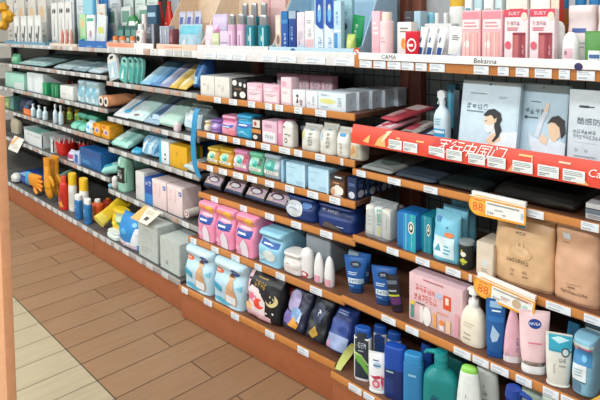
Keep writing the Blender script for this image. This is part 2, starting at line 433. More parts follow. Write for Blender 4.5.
# ------------------------------------------------------------------ the room
def shader(name, fn, rough=.5):
    M = bpy.data.materials.new(name); M.use_nodes = True; nt = M.node_tree; b = nt.nodes['Principled BSDF']; b.inputs['Roughness'].default_value = rough
    fn(nt, b); MATS[name] = M; return name
def plank_nodes(c1, c2, mortar, length, width, shift):
    def fn(nt, b):
        tc = nt.nodes.new('ShaderNodeTexCoord'); sx = nt.nodes.new('ShaderNodeSeparateXYZ'); cx = nt.nodes.new('ShaderNodeCombineXYZ')
        ax = nt.nodes.new('ShaderNodeMath'); ax.operation = 'ADD'; ax.inputs[1].default_value = shift[1]
        ay = nt.nodes.new('ShaderNodeMath'); ay.operation = 'ADD'; ay.inputs[1].default_value = shift[0]
        L = nt.links.new
        L(tc.outputs['Object'], sx.inputs[0]); L(sx.outputs['Y'], ax.inputs[0]); L(sx.outputs['X'], ay.inputs[0])
        L(ax.outputs[0], cx.inputs[0]); L(ay.outputs[0], cx.inputs[1])
        br = nt.nodes.new('ShaderNodeTexBrick'); br.offset = .5; br.squash = 1
        br.inputs['Scale'].default_value = 1; br.inputs['Brick Width'].default_value = length; br.inputs['Row Height'].default_value = width
        br.inputs['Mortar Size'].default_value = .0028; br.inputs['Mortar Smooth'].default_value = .1
        br.inputs['Color1'].default_value = lin(c1); br.inputs['Color2'].default_value = lin(c2); br.inputs['Mortar'].default_value = lin(mortar)
        L(cx.outputs[0], br.inputs['Vector'])
        no = nt.nodes.new('ShaderNodeTexNoise'); no.inputs['Scale'].default_value = 4; no.inputs['Detail'].default_value = 6
        mp = nt.nodes.new('ShaderNodeMapping'); mp.inputs['Scale'].default_value = (1.2, 14, 1); L(cx.outputs[0], mp.inputs[0]); L(mp.outputs[0], no.inputs['Vector'])
        r = nt.nodes.new('ShaderNodeValToRGB'); r.color_ramp.elements[0].color = (.9, .885, .87, 1); r.color_ramp.elements[1].color = (1.05, 1.05, 1.05, 1)
        r.color_ramp.elements[0].position = .3; r.color_ramp.elements[1].position = .7
        L(no.outputs['Fac'], r.inputs['Fac'])
        mx = nt.nodes.new('ShaderNodeMix'); mx.data_type = 'RGBA'; mx.blend_type = 'MULTIPLY'; mx.inputs['Factor'].default_value = 1
        L(br.outputs['Color'], mx.inputs['A']); L(r.outputs['Color'], mx.inputs['B']); L(mx.outputs['Result'], b.inputs['Base Color'])
    return fn
def panel_nodes(c1, c2, mortar, tw, th):
    def fn(nt, b):
        tc = nt.nodes.new('ShaderNodeTexCoord'); sx = nt.nodes.new('ShaderNodeSeparateXYZ'); cx = nt.nodes.new('ShaderNodeCombineXYZ'); L = nt.links.new
        L(tc.outputs['Object'], sx.inputs[0]); L(sx.outputs['X'], cx.inputs[0]); L(sx.outputs['Z'], cx.inputs[1])
        br = nt.nodes.new('ShaderNodeTexBrick'); br.offset = 0; br.inputs['Scale'].default_value = 1
        br.inputs['Brick Width'].default_value = tw; br.inputs['Row Height'].default_value = th; br.inputs['Mortar Size'].default_value = .0022
        br.inputs['Color1'].default_value = lin(c1); br.inputs['Color2'].default_value = lin(c2); br.inputs['Mortar'].default_value = lin(mortar)
        L(cx.outputs[0], br.inputs['Vector']); L(br.outputs['Color'], b.inputs['Base Color'])
    return fn
shader('wood_floor', plank_nodes(FLOOR1, FLOOR2, '#4a3022', .9, .155, (1.812, .33)), .42)
shader('cream_floor', plank_nodes('#a89a7e', '#afa185', '#655b4a', 9.0, .155, (1.967, .1)), .4)
shader('grid_panel', panel_nodes('#8a9896', '#7f8d8b', '#2f3433', .055, .062), .5)

def structure(name, mb):
    o = mb.build(name); o['kind'] = 'structure'; return o
q = MB(); q.box(-8, 2, -.665, .9, -.05, 0, 'wood_floor'); structure('floor', q)
q = MB(); q.box(-8, 2, -4.2, -.669, -.05, 0, 'cream_floor'); structure('floor_cream', q)
q = MB(); q.box(-8, 2, -.669, -.665, -.05, .0006, '#3a2c22'); structure('trim_1', q)
q = MB(); q.box(-8, 2, .9, 1.0, -.05, 3.0, '#d9d6d0m'); structure('wall_back', q)
q = MB(); q.box(-8.1, -8, -4.2, 1.0, -.05, 3.0, '#d9d6d0m'); structure('wall_left', q)
q = MB(); q.box(-8.1, 2, -4.2, 1.0, 3.0, 3.1, '#e8e6e2m'); structure('ceiling', q)

# ------------------------------------------------------------------ shelving bays
RAILC = {'D': '#c47f40', 'E': '#c47f40', 'C': '#a39e99', 'B': '#a09c98', 'A': '#9a9894', 'Z': '#9a9894'}
BOARD = {'D': '#66412f', 'E': '#66412f', 'C': '#504e4b', 'B': '#504e4b', 'A': '#504e4b', 'Z': '#504e4b'}
# price tags as stretches along the rail, in metres from the bay's left end
def tag_spots(bay, lv):
    if bay == 'E':
        pix = {1: [(361, 373), (375, 387), (389, 402), (403, 415), (417, 428), (431, 446), (475, 490), (499, 510), (517, 530), (536, 553), (560, 571), (578, 596)],
               3: [(358, 367), (389, 402), (425, 439), (527, 545), (582, 600)],
               4: [(355, 367), (388, 400), (417, 431), (447, 462), (470, 473), (547, 572), (585, 604)],
               5: [(343, 382), (383, 397), (407, 420), (455, 472), (474, 490), (492, 510), (517, 533), (544, 560), (562, 584)],
               7: [(333, 345), (350, 363), (365, 376)], 2: []}[lv]
    elif bay == 'D':
        pix = {1: [(205, 216), (218, 232), (234, 246), (262, 276), (279, 296), (305, 325), (334, 354)],
               2: [(214, 221), (229, 237), (248, 255), (265, 272), (275, 283), (294, 302), (315, 326)],
               3: [(207, 215), (219, 227), (233, 240), (246, 255), (261, 270), (279, 290), (294, 302), (315, 325), (340, 343)],
               4: [(207, 213), (219, 227), (233, 243), (247, 257), (265, 274), (285, 294), (307, 318), (329, 340)],
               5: [(211, 218), (240, 247), (265, 274), (291, 301), (320, 332)],
               6: [(190, 196), (211, 218), (231, 239), (254, 261), (275, 284), (309, 321)],
               7: [(181, 187), (203, 211), (230, 238), (264, 273), (296, 307)]}[lv]
    else:
        rg = random.Random(lv*10+ord(bay)); out = []; t = .03
        while t < .9:
            w_ = rg.uniform(.055, .07); out.append((t, t+w_)); t += w_+rg.choice([.02, .045, .09])
        return out
    out = []
    z = LV[bay][lv][0]+.02
    for a_, b_ in pix:
        xs = []
        for u in (a_, b_):
            x = col_x(u, yfront(bay, lv, -1), z)
            for _ in range(3): x = col_x(u, yfront(bay, lv, x), z)
            xs.append(x-BAYX[bay])
        if xs[0] > .022 and xs[1] < .985: out.append(tuple(xs))
    return out
LVNAME = {1: 'top', 2: 'second', 3: 'third', 4: 'fourth', 5: 'fifth', 6: 'sixth', 7: 'base'}
BAYLAB = {'Z': 'grey-railed shelving bay at the far end of the aisle, beyond the wooden post', 'A': 'grey-railed shelving bay with frosted sheets and tubs, just right of the wooden post',
          'B': 'grey-railed shelving bay holding yellow gloves, a red basket and orange packs',
          'C': 'grey-railed shelving bay of mint cleaning cloths and upright grey boxes', 'D': 'orange-railed shelving bay with pink pads and blue-white diaper packs, in the middle',
          'E': 'nearest orange-railed shelving bay, with beige tissue bags and lotion bottles'}
for bay in 'ZABCDE':
    root = bpy.data.objects.new('shelving_unit', None); COL.objects.link(root)
    root.location = (BAYX[bay]+.5+(.0085 if bay == 'D' else 0), 0, 0); root.rotation_euler = (0, 0, ANG.get(bay, 0))
    tag(root, BAYLAB[bay], 'shelf', 'shelving bays along the aisle')
    hx = .48 if bay == 'D' else .4985
    yb = LV[bay][7][1]; zb = LV[bay][7][0]
    q = MB(); q.rbox(-hx, hx, yb+.006, .40, .004, zb+railh(bay, 7)-.022, '#a05c37', .004); q.build('plinth', root)
    q = MB(); q.box(-hx, hx, .402, .42, .02, 1.26, 'grid_panel' if bay in 'DE' else '#4c504e'); q.build('back_panel', root)
    q = MB(); q.box(-hx, hx, .402, .42, 1.2605, 1.75, '#b5b6b8'); q.build('upper_back_panel', root)
    for sx in (-1, 1):
        q = MB(); x_ = sx*(hx-.0225); q.rbox(x_-.0215, x_+.0215, .362, .4015, zb+.03, 1.75, '#7d432f' if bay in 'DE' else '#56524e', .003); q.build('upright', root)
    for lv, (z0, yf) in LV[bay].items():
        q = MB(); q.rbox(-hx, hx, yf+.004, .36, z0+railh(bay, lv)-.022, z0+railh(bay, lv)-.004, BOARD[bay], .002)
        sh = q.build('shelf' if lv < 7 else 'base_deck', root)
        q = MB(); rc = RAILC[bay]
        if lv == 1: rc = {'E': '#b8743a', 'D': '#dcd9d8', 'C': '#dedbd9'}.get(bay, '#b5b2ae')
        q.rbox(-hx, hx, yf-.005, yf+.0035, z0, z0+railh(bay, lv)+(.016 if lv == 1 and bay in 'DE' else 0), rc, .002)
        if lv != 1: q.box(-hx, hx, yf-.0062, yf-.0048, z0+.0005, z0+.0035, '#8a5a34' if bay in 'DE' else '#75726f')
        q.build('price_rail', sh)
        proto = None
        for i, (a_, b_) in enumerate(tag_spots(bay, lv)):
            w_ = b_-a_; q = MB()
            zt0, zt1 = (z0+.001, z0+railh(bay, lv)-.0006) if not (lv == 1 and bay in 'DE') else (z0+.002, z0+.028)
            spec = '#dfe3e8' if bay in 'DE' else RND.choice(['#cfcdca', '#d8d6d4', '#c2bfbc', '#b98f78'] if lv != 7 else ['#d5d3d2', '#c8c5c3'])
            q.rbox(-w_/2, w_/2, yf-.0085, yf-.0054, zt0, zt1, spec, .001)
            prints(q, FlatFront(yf-.0085), w_, zt1-zt0, [('l', .08, .55, .9, .92, 2, '#b9bfc6'), ('l', .08, .12, .6, .4, 1, '#a3a9b0')], z0=zt0)
            o = q.build('price_tag', sh); o.location.x = (a_+b_)/2-.5
# ================================================================== nearest bay, top shelf
WH = '#e9e8e6'; PINKL = '#f1c3c9'; BK = '#1f2024'; NV = '#16295a'
item('E',1,371.5,379.5,11,'cosmetic_box',box(.04,'#efb9c3',[('l',.2,.5,.8,.8,3,'#f8e4e6')]),'slim pale pink carton left of the frosted pink bottle on top shelf','box',d=.045,group='cosmetics on the top shelf')
item('E',1,380,394,12,'lotion_bottle',bottle('#f3d5d6','#f0dccf',[('l',.3,.35,.7,.5,2,'#e5a9b0')],ratio=1,capw=.72,capf=.17,sh=.95,n=2),'frosted pink cylinder bottle with cream cap, left of white orange-print carton','bottle',d=.03,group='cosmetics on the top shelf')
item('E',1,397,411,22,'cosmetic_box',box(.04,'#f0ece4',[('e',.45,.45,.16,.14,'#eb9a3c'),('e',.6,.38,.12,.1,'#f3b963'),('l',.2,.72,.8,.88,2,'#8c8880'),('r',.3,.12,.7,.14,'#b9b4aa')]),'white carton with an orange fruit print behind the red tube box','box',d=.06,group='cosmetics on the top shelf')
item('E',1,405,418,31,'cosmetic_box',box(.03,'#cf1f31g',[('e',.5,.55,.36,.22,'#f3e7e4'),('e',.5,.55,.26,.16,'#cf1f31g'),('r',.2,.5,.62,.58,'#f3e7e4'),('l',.25,.1,.75,.25,2,'#f0c6c4')]),'small red carton with a white ring emblem on top shelf','box',d=.02,group='cosmetics on the top shelf')
item('E',1,404,413,11,'cosmetic_box',box(.05,'#312b31',[('l',.2,.75,.8,.9,2,'#6d6670')]),'black carton standing behind the white orange-print carton','box',d=.15,group='cosmetics on the top shelf')
item('E',1,413.5,420,11,'cosmetic_box',box(.05,'#a9c6d4'),'pale grey-blue carton right of the black carton on top shelf','box',d=.15,group='cosmetics on the top shelf')
tb = lambda: tube('#eef1f3','#1d4f92',[('r',.0,.17,1,.42,'#1d4f92'),('r',.25,.55,.45,.7,'#37577f')],ratio=.4,capf=.1,capw=.9,neck=.95)
row('E',1,[(416,422,25),(424,432,29),(434,442,28)],'cream_tube',tb(),'{o} of three white tubes with blue lower ends leaning right','tube','white and blue tubes on the top shelf',d=.03,roll=11)
item('E',1,447,459.5,27,'mask_packet',box(.02,'#eaeae6',[('r',0,.0,1,.22,'#1f5797'),('p',[(.55,.22),(1,.22),(1,.6),(.75,.35)],'#cfd8df'),('l',.25,.62,.85,.78,3,'#767c82'),('t','J',.35,.84,.07,'#40464c')]),'white packet with a blue foot and small print, left of pink lip boxes','packet',d=.035,roll=5)
item('E',1,424,451,23.5,'cosmetic_box',box(.05,'#dedcda',[('l',.15,.75,.85,.86,2,'#93918f')]),'wide white carton lying behind the blue-footed tubes','box',d=.12,group='cosmetics on the top shelf')
row('E',1,[(418,426,16),(427,436,9)],'toner_bottle',bottle('#d9e8ee','#8fcfe2',[],ratio=1,capw=.95,capf=.22,n=2,sh=.97),'{o} of two pale blue capped bottles behind the white tubes','bottle','blue capped toners',dd=[.19,.21])
row('E',1,[(434,439.5,17),(442,449,9)],'toner_bottle',bottle('#eceae8','#f3f2f0',[],ratio=1,capw=.7,capf=.2,n=2),'{o} of two white capped bottles behind the wide white carton','bottle','white capped toners',dd=[.2,.22])
item('E',1,449,466,-4,'lotion_bottle',bottle('#e8e6e2','#e2b22f',[('l',.3,.3,.7,.5,3,'#b7b4ae')],ratio=.7,capw=.95,capf=.16),'clear white bottle with a yellow cap, left of the pink lip boxes','bottle',d=.24)
# lip tint cartons
lipA = box(.03,'#efb3b9',[('r',.06,.83,.94,.97,'#e58f9b'),('r',.06,.66,.94,.83,'#f7dfe0'),('l',.15,.68,.85,.80,2,'#d98c95'),('r',.1,.04,.42,.6,'#f2c4bd'),('r',.5,.04,.86,.6,'#e8aaa5'),('e',.3,.38,.14,.07,'#f8e9e2'),('r',.22,.05,.27,.58,'#dd9d98'),('r',.62,.05,.67,.58,'#f6d3cd')])
row('E',1,[(461.5,479.5,10.5),(481,502,9.5)],'lip_tint_box',lipA,'{o} of two pale pink lip tint cartons with twin tubes','box','pale pink lip tint cartons',d=.02)
lipB = box(.03,'#f3dde0',[('r',.0,.87,1,1,'#d8495f'),('t','SUKY',.42,.935,.06,'#fbe9ea'),('e',.85,.88,.13,.07,'#f4d9c4'),('g',.12,.73,.7,.8,4,'#a2606a'),('l',.12,.63,.75,.7,2,'#cf4d63'),('r',.38,.03,.92,.6,'#a2454f'),('r',.42,.04,.62,.56,'#bf6a6c'),('r',.72,.03,.76,.58,'#8a3540'),('e',.18,.38,.13,.07,'#d9606f'),('v','LIP TINT',.82,.3,.07,'#f1cdd0'),('r',.38,.56,.92,.6,'#8a3540')])
row('E',1,[(504,526.5,9.5),(528.5,554,9)],'lip_tint_box',lipB,'{o} of two lip tint cartons with crimson tops and rose windows','box','crimson topped lip tint cartons',d=.02)
for i,(u0,u1,c,t,lb) in enumerate([(464,471,'#e4e6e5','#5b9aa8','white carton with teal print behind the left pale pink lip box'),(473,481,'#b7d2d6','#e9eff0','pale teal carton behind the pale pink lip boxes'),(483,492,'#eceae6','#b9b5b0','plain white carton behind the second pale pink lip box'),(494,501,'#cfe0e2','#6d98a0','thin pale blue carton behind the second pale pink lip box'),(505,526,'#efe6d8','#d85a4e','cream carton with red print behind the left crimson-topped box'),(529,549,'#f1ede6','#c9443c','cream carton with red lettering behind the right crimson-topped box')]):
    item('E',1,u0,u1,-12,'cosmetic_box',box(.05,c,[('l',.15,.55,.85,.75,3,t),('r',.1,.3,.9,.34,t)]),lb,'box',d=.13+.01*(i%2),group='cartons behind the lip tints')
item('E',1,550,558,-6,'cosmetic_box',box(.04,'#e0391f',[('r',0,.5,1,1,'#efd9c4'),('l',.2,.6,.8,.8,3,'#e8a63c')]),'red-orange carton with cream upper half, behind white roll-on','box',d=.13,group='cartons behind the lip tints')
item('E',1,551,565,21,'lotion_bottle',bottle('#f1eeec','#f4f2f0',[('e',.3,.55,.12,.1,'#d23a30')],ratio=.8,capw=.9,capf=.25,dome=True,n=2.2),'white domed bottle with a red dot, right of the lip boxes','bottle',d=.07)
item('E',1,562,579,32,'roll_on_deodorant',bottle('#efedeb','#f5f4f2',[('r',.2,.3,.75,.62,'#e7b9c4'),('t','B',.35,.44,.1,'#36323a'),('l',.2,.08,.7,.22,2,'#d6899a')],ratio=.85,capw=1.0,capf=.42,dome=True,n=2.4),'white roll-on bottle with round dome cap on top shelf','bottle',d=.025)
item('E',1,584,605,31,'cream_tube',tube('#4f8d3f','#e8e8e4',[('r',.25,.08,.95,.5,'#e9ece6'),('r',.3,.3,.9,.4,'#4a6fa8')],capf=.08,ratio=.5),'green tube with white label at top shelf right edge','tube',d=.03)
pk = lambda: pouch(.06,'#f1dfdd',[('r',.12,.0,.95,.45,'#efeceb'),('r',.22,.56,.72,.63,'#3c5aa0'),('l',.5,.3,.8,.42,2,'#b9b3b8'),('e',.15,.43,.05,.03,'#e6a08a')],seal=False,wr=.001,n=4)
row('E',1,[(565,592,5),(594,624,4)],'refill_pouch',pk(),'{o} of two pinkish white refill packs with a blue bar print','pouch','pinkish white refill packs',d=.10)
row('E',1,[(556.5,568,-14),(574,585,-14),(588,599,-15)],'amber_bottle',bottle('#b06a1c','#2a7fb8',[('r',.1,.0,.9,.14,'#4a2a18'),('l',.2,.2,.8,.5,3,'#d9a24a')],ratio=.8,capw=1.,capf=.28,n=3),'{o} of three amber bottles with blue caps behind the pinkish packs','bottle','amber bottles at the back of the top shelf',d=.2)

# ---- white strip on the top rail
def strip(name,u0,u1,lv,bay,z0,z1,y,spec,label,cat,dec=(),th=.004,group=None):
    x0 = col_x(u0,yfront(bay,lv,-1)-.01,z0); x1 = col_x(u1,yfront(bay,lv,-1)-.01,z0); w=x1-x0; mb=MB()
    mb.rbox(-w/2,w/2,0,th,0,z1-z0,spec,.0015); prints(mb,FlatFront(0),w,z1-z0,dec)
    o=mb.build(name); tag(o,label,cat,group); xm=(x0+x1)/2
    a=ANG.get(bay,0); o.location=(xm,yfront(bay,lv,xm)-y,z0); o.rotation_euler=(0,0,a); return o
strip('brand_strip',359,640,1,'E',1.279,1.3045,.0125,'#efeeec','white brand strip clipped along the nearest top rail','sign',[('t','CAMA',.15,.5,.62,'#2c2c30',.1),('t','Bekanna',.545,.5,.6,'#33343a',.1),('e',.84,.3,.012,.4,'#35315c')])

# ================================================================== nearest bay, second shelf with the red banner
def banner():
    z0 = .974; x0 = -1.336; x1 = -.356; w = x1-x0; h = .068; mb = MB()
    class Curl:                                       # a printed sheet hung over the rail: leans back towards its upper edge
        def front(s,x,z): return .014*(z/h)**2 + .0015*sin(x*9)
    n=60; m_=5; c=Curl(); vs=[]
    for j in range(m_+1):
        for i in range(n+1):
            X=-w/2+w*i/n; Z=h*j/m_; vs += [(X,c.front(X,Z),Z),(X,c.front(X,Z)+.0015,Z)]
    id_=lambda i,j,k:(j*(n+1)+i)*2+k
    fs=[]
    for j in range(m_):
        for i in range(n):
            fs.append((id_(i,j,0),id_(i+1,j,0),id_(i+1,j+1,0),id_(i,j+1,0))); fs.append((id_(i,j,1),id_(i,j+1,1),id_(i+1,j+1,1),id_(i+1,j,1)))
    for i in range(n): fs.append((id_(i,0,0),id_(i,0,1),id_(i+1,0,1),id_(i+1,0,0))); fs.append((id_(i,m_,0),id_(i+1,m_,0),id_(i+1,m_,1),id_(i,m_,1)))
    for j in range(m_): fs.append((id_(0,j,0),id_(0,j+1,0),id_(0,j+1,1),id_(0,j,1))); fs.append((id_(n,j,0),id_(n,j,1),id_(n,j+1,1),id_(n,j+1,0)))
    mb.add(vs,fs,'#d8452f')
    def fx(u): return (col_x(u,-.02,z0+h/2)-x0)/w
    D=[('p',[(fx(377),.1),(fx(388),.1),(fx(386),.75),(fx(380),.45)],'#efb06a'),('p',[(fx(365),.2),(fx(371),.15),(fx(372),.6)],'#f0b672'),('p',[(fx(389),.1),(fx(402),.08),(fx(396),.4)],'#f3c184'),
       ('p',[(fx(383),.3),(fx(388),.9),(fx(393),.95),(fx(386),.4)],'#f2cfa2'),('r',fx(398),.6,fx(402),.68,'#f0b672'),('r',fx(418),.62,fx(426),.7,'#f0b672'),
       ('p',[(fx(430),.0),(fx(437),.92),(fx(459),.92),(fx(455),.0)],'#c92f2a'),
       ('t','团行中国门',(fx(437)+fx(509))/2,.66,.62,'#f6e3de',.45),
       ('p',[(fx(510),.05),(fx(522),.05),(fx(516),.45)],'#e7a06a'),('r',fx(520),.75,fx(534),.83,'#f0b672'),('r',fx(560),.72,fx(572),.8,'#f0c0a0'),('r',fx(533),.2,fx(533.8),.75,'#f3d0b4'),
       ('p',[(fx(578),.05),(fx(592),.05),(fx(585),.3)],'#e9a468'),('t','Ca',fx(597),.55,.3,'#f7e2dc',.2)]
    prints(mb,c,w,h,D)
    o=mb.build('promotion_banner'); tag(o,'long red banner with white characters hung along the second rail','banner'); o.location=((x0+x1)/2,-.0345,z0)
banner()
def pix_tag(bay,lv,u0,u1,zb,zt,y,label,group,spec='#e6e9e8'):
    return strip('price_sticker',u0,u1,lv,bay,zb,zt,y,spec,label,'price tag',[('l',.06,.5,.92,.92,3,'#9aa09d'),('t','▬▬',.35,.25,.22,'#777d7b') if 0 else ('l',.06,.1,.6,.4,2,'#7f8684')],.0012,group)
TG=[(391.5,404.5),(406,420),(433,456),(449,464) ,(471,488),(490,507),(515,535),(540,561),(565,587)]
TG=[(391.5,404.5),(406,420),(431.5,447),(449,464.5),(471,487.5),(490,508),(515,535),(540,561),(565,587)]
for i,(a_,b_) in enumerate(TG):
    pix_tag('E',2,a_,b_,.980,1.012,.0265,ORD[i]+' white price sticker from the left on the red banner','price stickers on the red banner')

woman = [('p',[(.60,.36),(.72,.30),(1,.34),(1,0),(.45,0),(.55,.2)],'#e3e8ee'),('p',[(.585,.27),(.50,.17),(.56,.1),(.74,.2),(.72,.33)],'#e9c3a4'),
  ('p',[(.44,.47),(.50,.56),(.60,.57),(.66,.47),(.64,.35),(.55,.30),(.47,.31)],'#e8c5a8'),
  ('p',[(.42,.52),(.50,.60),(.60,.62),(.71,.57),(.74,.48),(.71,.42),(.75,.34),(.71,.24),(.63,.16),(.60,.17),(.66,.26),(.62,.38),(.62,.47),(.56,.53),(.47,.50)],'#2b2a2d'),
  ('p',[(.45,.40),(.57,.38),(.62,.42),(.60,.31),(.53,.27),(.46,.32)],'#dfe5e8'),('r',.455,.435,.50,.445,'#5a463e'),('p',[(.60,.46),(.655,.5),(.65,.44),(.61,.42)],'#e3bb9c')]
pk1 = box(.022,'#bccfda',[('r',.03,.03,.97,.985,'#c6d8e2'),('e',.5,.95,.017,.014,'#23272c'),('l',.16,.80,.45,.83,1,'#7d8a95'),('l',.66,.76,.84,.8,2,'#93a0aa'),('g',.12,.59,.5,.67,4,'#5f7181'),('l',.12,.54,.45,.58,1,'#71818f')]+woman,r=.004)
item('E',2,456,514,83,'face_mask_packet',pk1,'pale blue packet showing a dark-haired woman wearing a white mask','packet',d=.045,lean=9,group='face mask packets')
arm = [('p',[(.30,.34),(.36,.29),(.62,.22),(.72,.3),(1,.25),(1,.02),(.5,.0),(.40,.08),(.33,.2)],'#dbe2ea'),('p',[(.42,.30),(.50,.56),(.58,.66),(.64,.62),(.56,.48),(.50,.28)],'#d5dbe2'),('p',[(.55,.64),(.60,.74),(.66,.76),(.64,.62)],'#e3cbb8'),
  ('p',[(.70,.30),(.66,.44),(.72,.52),(.86,.5),(.9,.34),(.80,.24)],'#e6c3a3'),('p',[(.64,.48),(.72,.57),(.84,.6),(.96,.54),(.99,.38),(.92,.3),(.88,.44),(.78,.5),(.70,.5)],'#332c2b'),('p',[(.50,.28),(.58,.34),(.68,.28),(.66,.2),(.54,.22)],'#e6c8ad')]
pk2 = box(.022,'#aec6d4',[('r',.02,.03,.97,.985,'#b9d0de'),('e',.52,.95,.017,.014,'#7a8790'),('l',.3,.74,.62,.77,1,'#5f6c78'),('g',.2,.585,.6,.66,4,'#4f6172'),('l',.2,.52,.5,.56,1,'#54667a'),('r',.2,.52,.25,.56,'#3b4d60')]+arm,r=.004)
item('E',2,511,563,86,'face_mask_packet',pk2,'pale blue packet of a woman stretching one sleeved arm upward','packet',d=.075,lean=9,group='face mask packets')
item('E',2,565,624,92,'face_mask_packet',box(.03,'#c3cdd4',[('r',.02,.02,.98,.985,'#cbd3da'),('l',.18,.77,.55,.81,1,'#4d545c'),('r',.2,.775,.36,.805,'#3b4148'),('t','酷感防敏',.43,.61,.085,'#465360'),('g',.1,.45,.5,.5,6,'#5d6873'),('g',.1,.39,.6,.435,9,'#77828c'),('r',.1,.34,.5,.343,'#a9b2ba'),('e',.16,.25,.025,.02,'#aeb8c2'),('e',.33,.25,.025,.02,'#aeb8c2'),('l',.13,.16,.55,.19,1,'#a5aeb6')],r=.003),
     'grey-white packet with bold characters and no picture, rightmost on shelf','packet',d=.035,lean=4,group='face mask packets')
# spray bottle
def spray(col,liq):
    def fn(w,h):
        L=Loft([(0,w*.46,w*.4,3),(h*.03,w*.5,w*.42,3),(h*.5,w*.5,w*.42,3),(h*.62,w*.4,w*.34,2.4),(h*.7,w*.2,w*.2,2),(h*.74,w*.18,w*.18,2)]); mb=MB(); L.body(mb,'#cfe2ea'); prints(mb,L,w,h,[('r',.1,.04,.9,.3,liq),('r',.14,.22,.86,.27,'#e8f1f4'),('l',.2,.36,.8,.5,3,'#88b6cc')])
        out=[('body',mb,None)]
        q=MB(); disc(q,0,0,h*.735,h*.82,w*.2,'#dfe8ec'); out.append(('collar',q,None))
        q=MB(); q.prism([(-w*.3,h*.86),(-w*.28,h*.97),(-w*.05,h),(w*.2,h*.97),(w*.24,h*.88),(w*.1,h*.815),(-w*.1,h*.815)],-w*.13,w*.13,'#e6eef1'); q.prism([(-w*.2,h*.86),(-w*.36,h*.74),(-w*.32,h*.73),(-w*.12,h*.84)],-w*.06,w*.06,'#d5e0e5')
        out.append(('trigger_head',q,None)); return out
    return ('r',.8),.8,fn
item('E',2,434.5,450,90,'spray_bottle',spray('#cfe2ea','#3f9fd0'),'clear spray bottle with bright blue liquid, left of the mask packets','bottle',d=.06)
item('E',2,446.5,455,84,'hair_clip_pack',box(.03,'#2f7fa0',[('r',.2,.1,.5,.9,'#5fb0c9')]),'narrow teal-blue packet standing behind the spray bottle','packet',d=.17)
item('E',2,453,459,90,'cosmetic_box',box(.03,'#39424a'),'narrow dark packet left of the masked woman packet','packet',d=.14)
item('E',2,372,388,0,'pad_packet',flat(.21,.016,'#d99aa3',[('r',.1,.1,.9,.5,'#ecd8d8'),('p',[(.1,.2),(.5,.1),(.9,.4),(.5,.5)],'#c9566a'),('l',.2,.6,.8,.85,3,'#f3e6e4')]),'pink and white packet lying behind the red banner, leftmost','packet',d=.045,rz=0,h=.016,lean=-7,zoff=.015,group='flat packets behind the banner')
item('E',2,380,396,0,'pad_packet',flat(.2,.014,'#c34a55',[('r',.1,.6,.9,.9,'#e9cfcb'),('r',.1,.1,.5,.5,'#e7b3b3')]),'red packet lying askew on the pink packet by the post','packet',d=.11,rz=-12,h=.014,zoff=.045,lean=-10,group='flat packets behind the banner')
item('E',2,393,409,0,'pad_packet',flat(.2,.014,'#a9a09b',[('r',.1,.3,.6,.7,'#b7485a'),('r',.1,.02,.8,.2,'#2b2d33'),('r',.6,.5,.9,.9,'#d8d2cc')]),'grey and rose packet lying behind the banner price stickers','packet',d=.05,rz=0,h=.014,zoff=.004,lean=-8,group='flat packets behind the banner')
item('E',2,415,434,0,'pad_packet',flat(.18,.02,'#26364f',[('r',.3,.2,.8,.6,'#b4bcc2'),('r',.05,.7,.9,.9,'#3b4f70')]),'navy packet with a pale patch lying left of spray bottle','packet',d=.04,rz=0,h=.02,zoff=.004,lean=-8,group='flat packets behind the banner')

# ================================================================== nearest bay, third shelf: flat pouches
item('E',3,361,391,0,'zip_pouch',flat(.26,.018,'#8f9492',[('e',.5,.4,.3,.2,'#5f6f63'),('p',[(.25,.3),(.5,.6),(.8,.35)],'#76857a'),('r',.08,.08,.92,.14,'#a9aeac')],wr=.002),'light grey pouch with a green print lying on the third shelf','pouch',d=.012,h=.018,zoff=.001,lean=-3,group='pouches lying on the third shelf')
item('E',3,395,434,0,'zip_pouch',flat(.28,.022,'#38434f',[('p',[(.2,.3),(.5,.7),(.9,.4)],'#4c5866'),('r',.05,.05,.95,.1,'#4f5b68')],wr=.002),'slate blue pouch lying in the middle of third shelf','pouch',d=.012,h=.022,zoff=.001,lean=-2,group='pouches lying on the third shelf')
item('E',3,438,482,0,'zip_pouch',flat(.28,.03,'#1d2627',[('p',[(.3,.3),(.5,.6),(.9,.5),(.7,.3)],'#27565c')],wr=.002),'black pouch with a teal print lying left of upper price sign','pouch',d=.014,h=.03,zoff=.001,group='pouches lying on the third shelf')
item('E',3,492,572,0,'zip_pouch',flat(.27,.05,'#131412',[('r',.1,.2,.9,.8,'#191a18')],wr=.003),'thick black pouch lying right of the upper price sign','pouch',d=.02,h=.05,zoff=.001,group='pouches lying on the third shelf')
item('E',3,585,612,205,'wipes_box',box(.1,'#cfcdcc',[('r',0,.35,1,.6,'#6f7f8f'),('r',0,.62,1,.7,'#3b3d42'),('l',.1,.1,.9,.3,2,'#8d8b8a')]),'small white carton with grey stripes at the third shelf right end','box',d=.03)
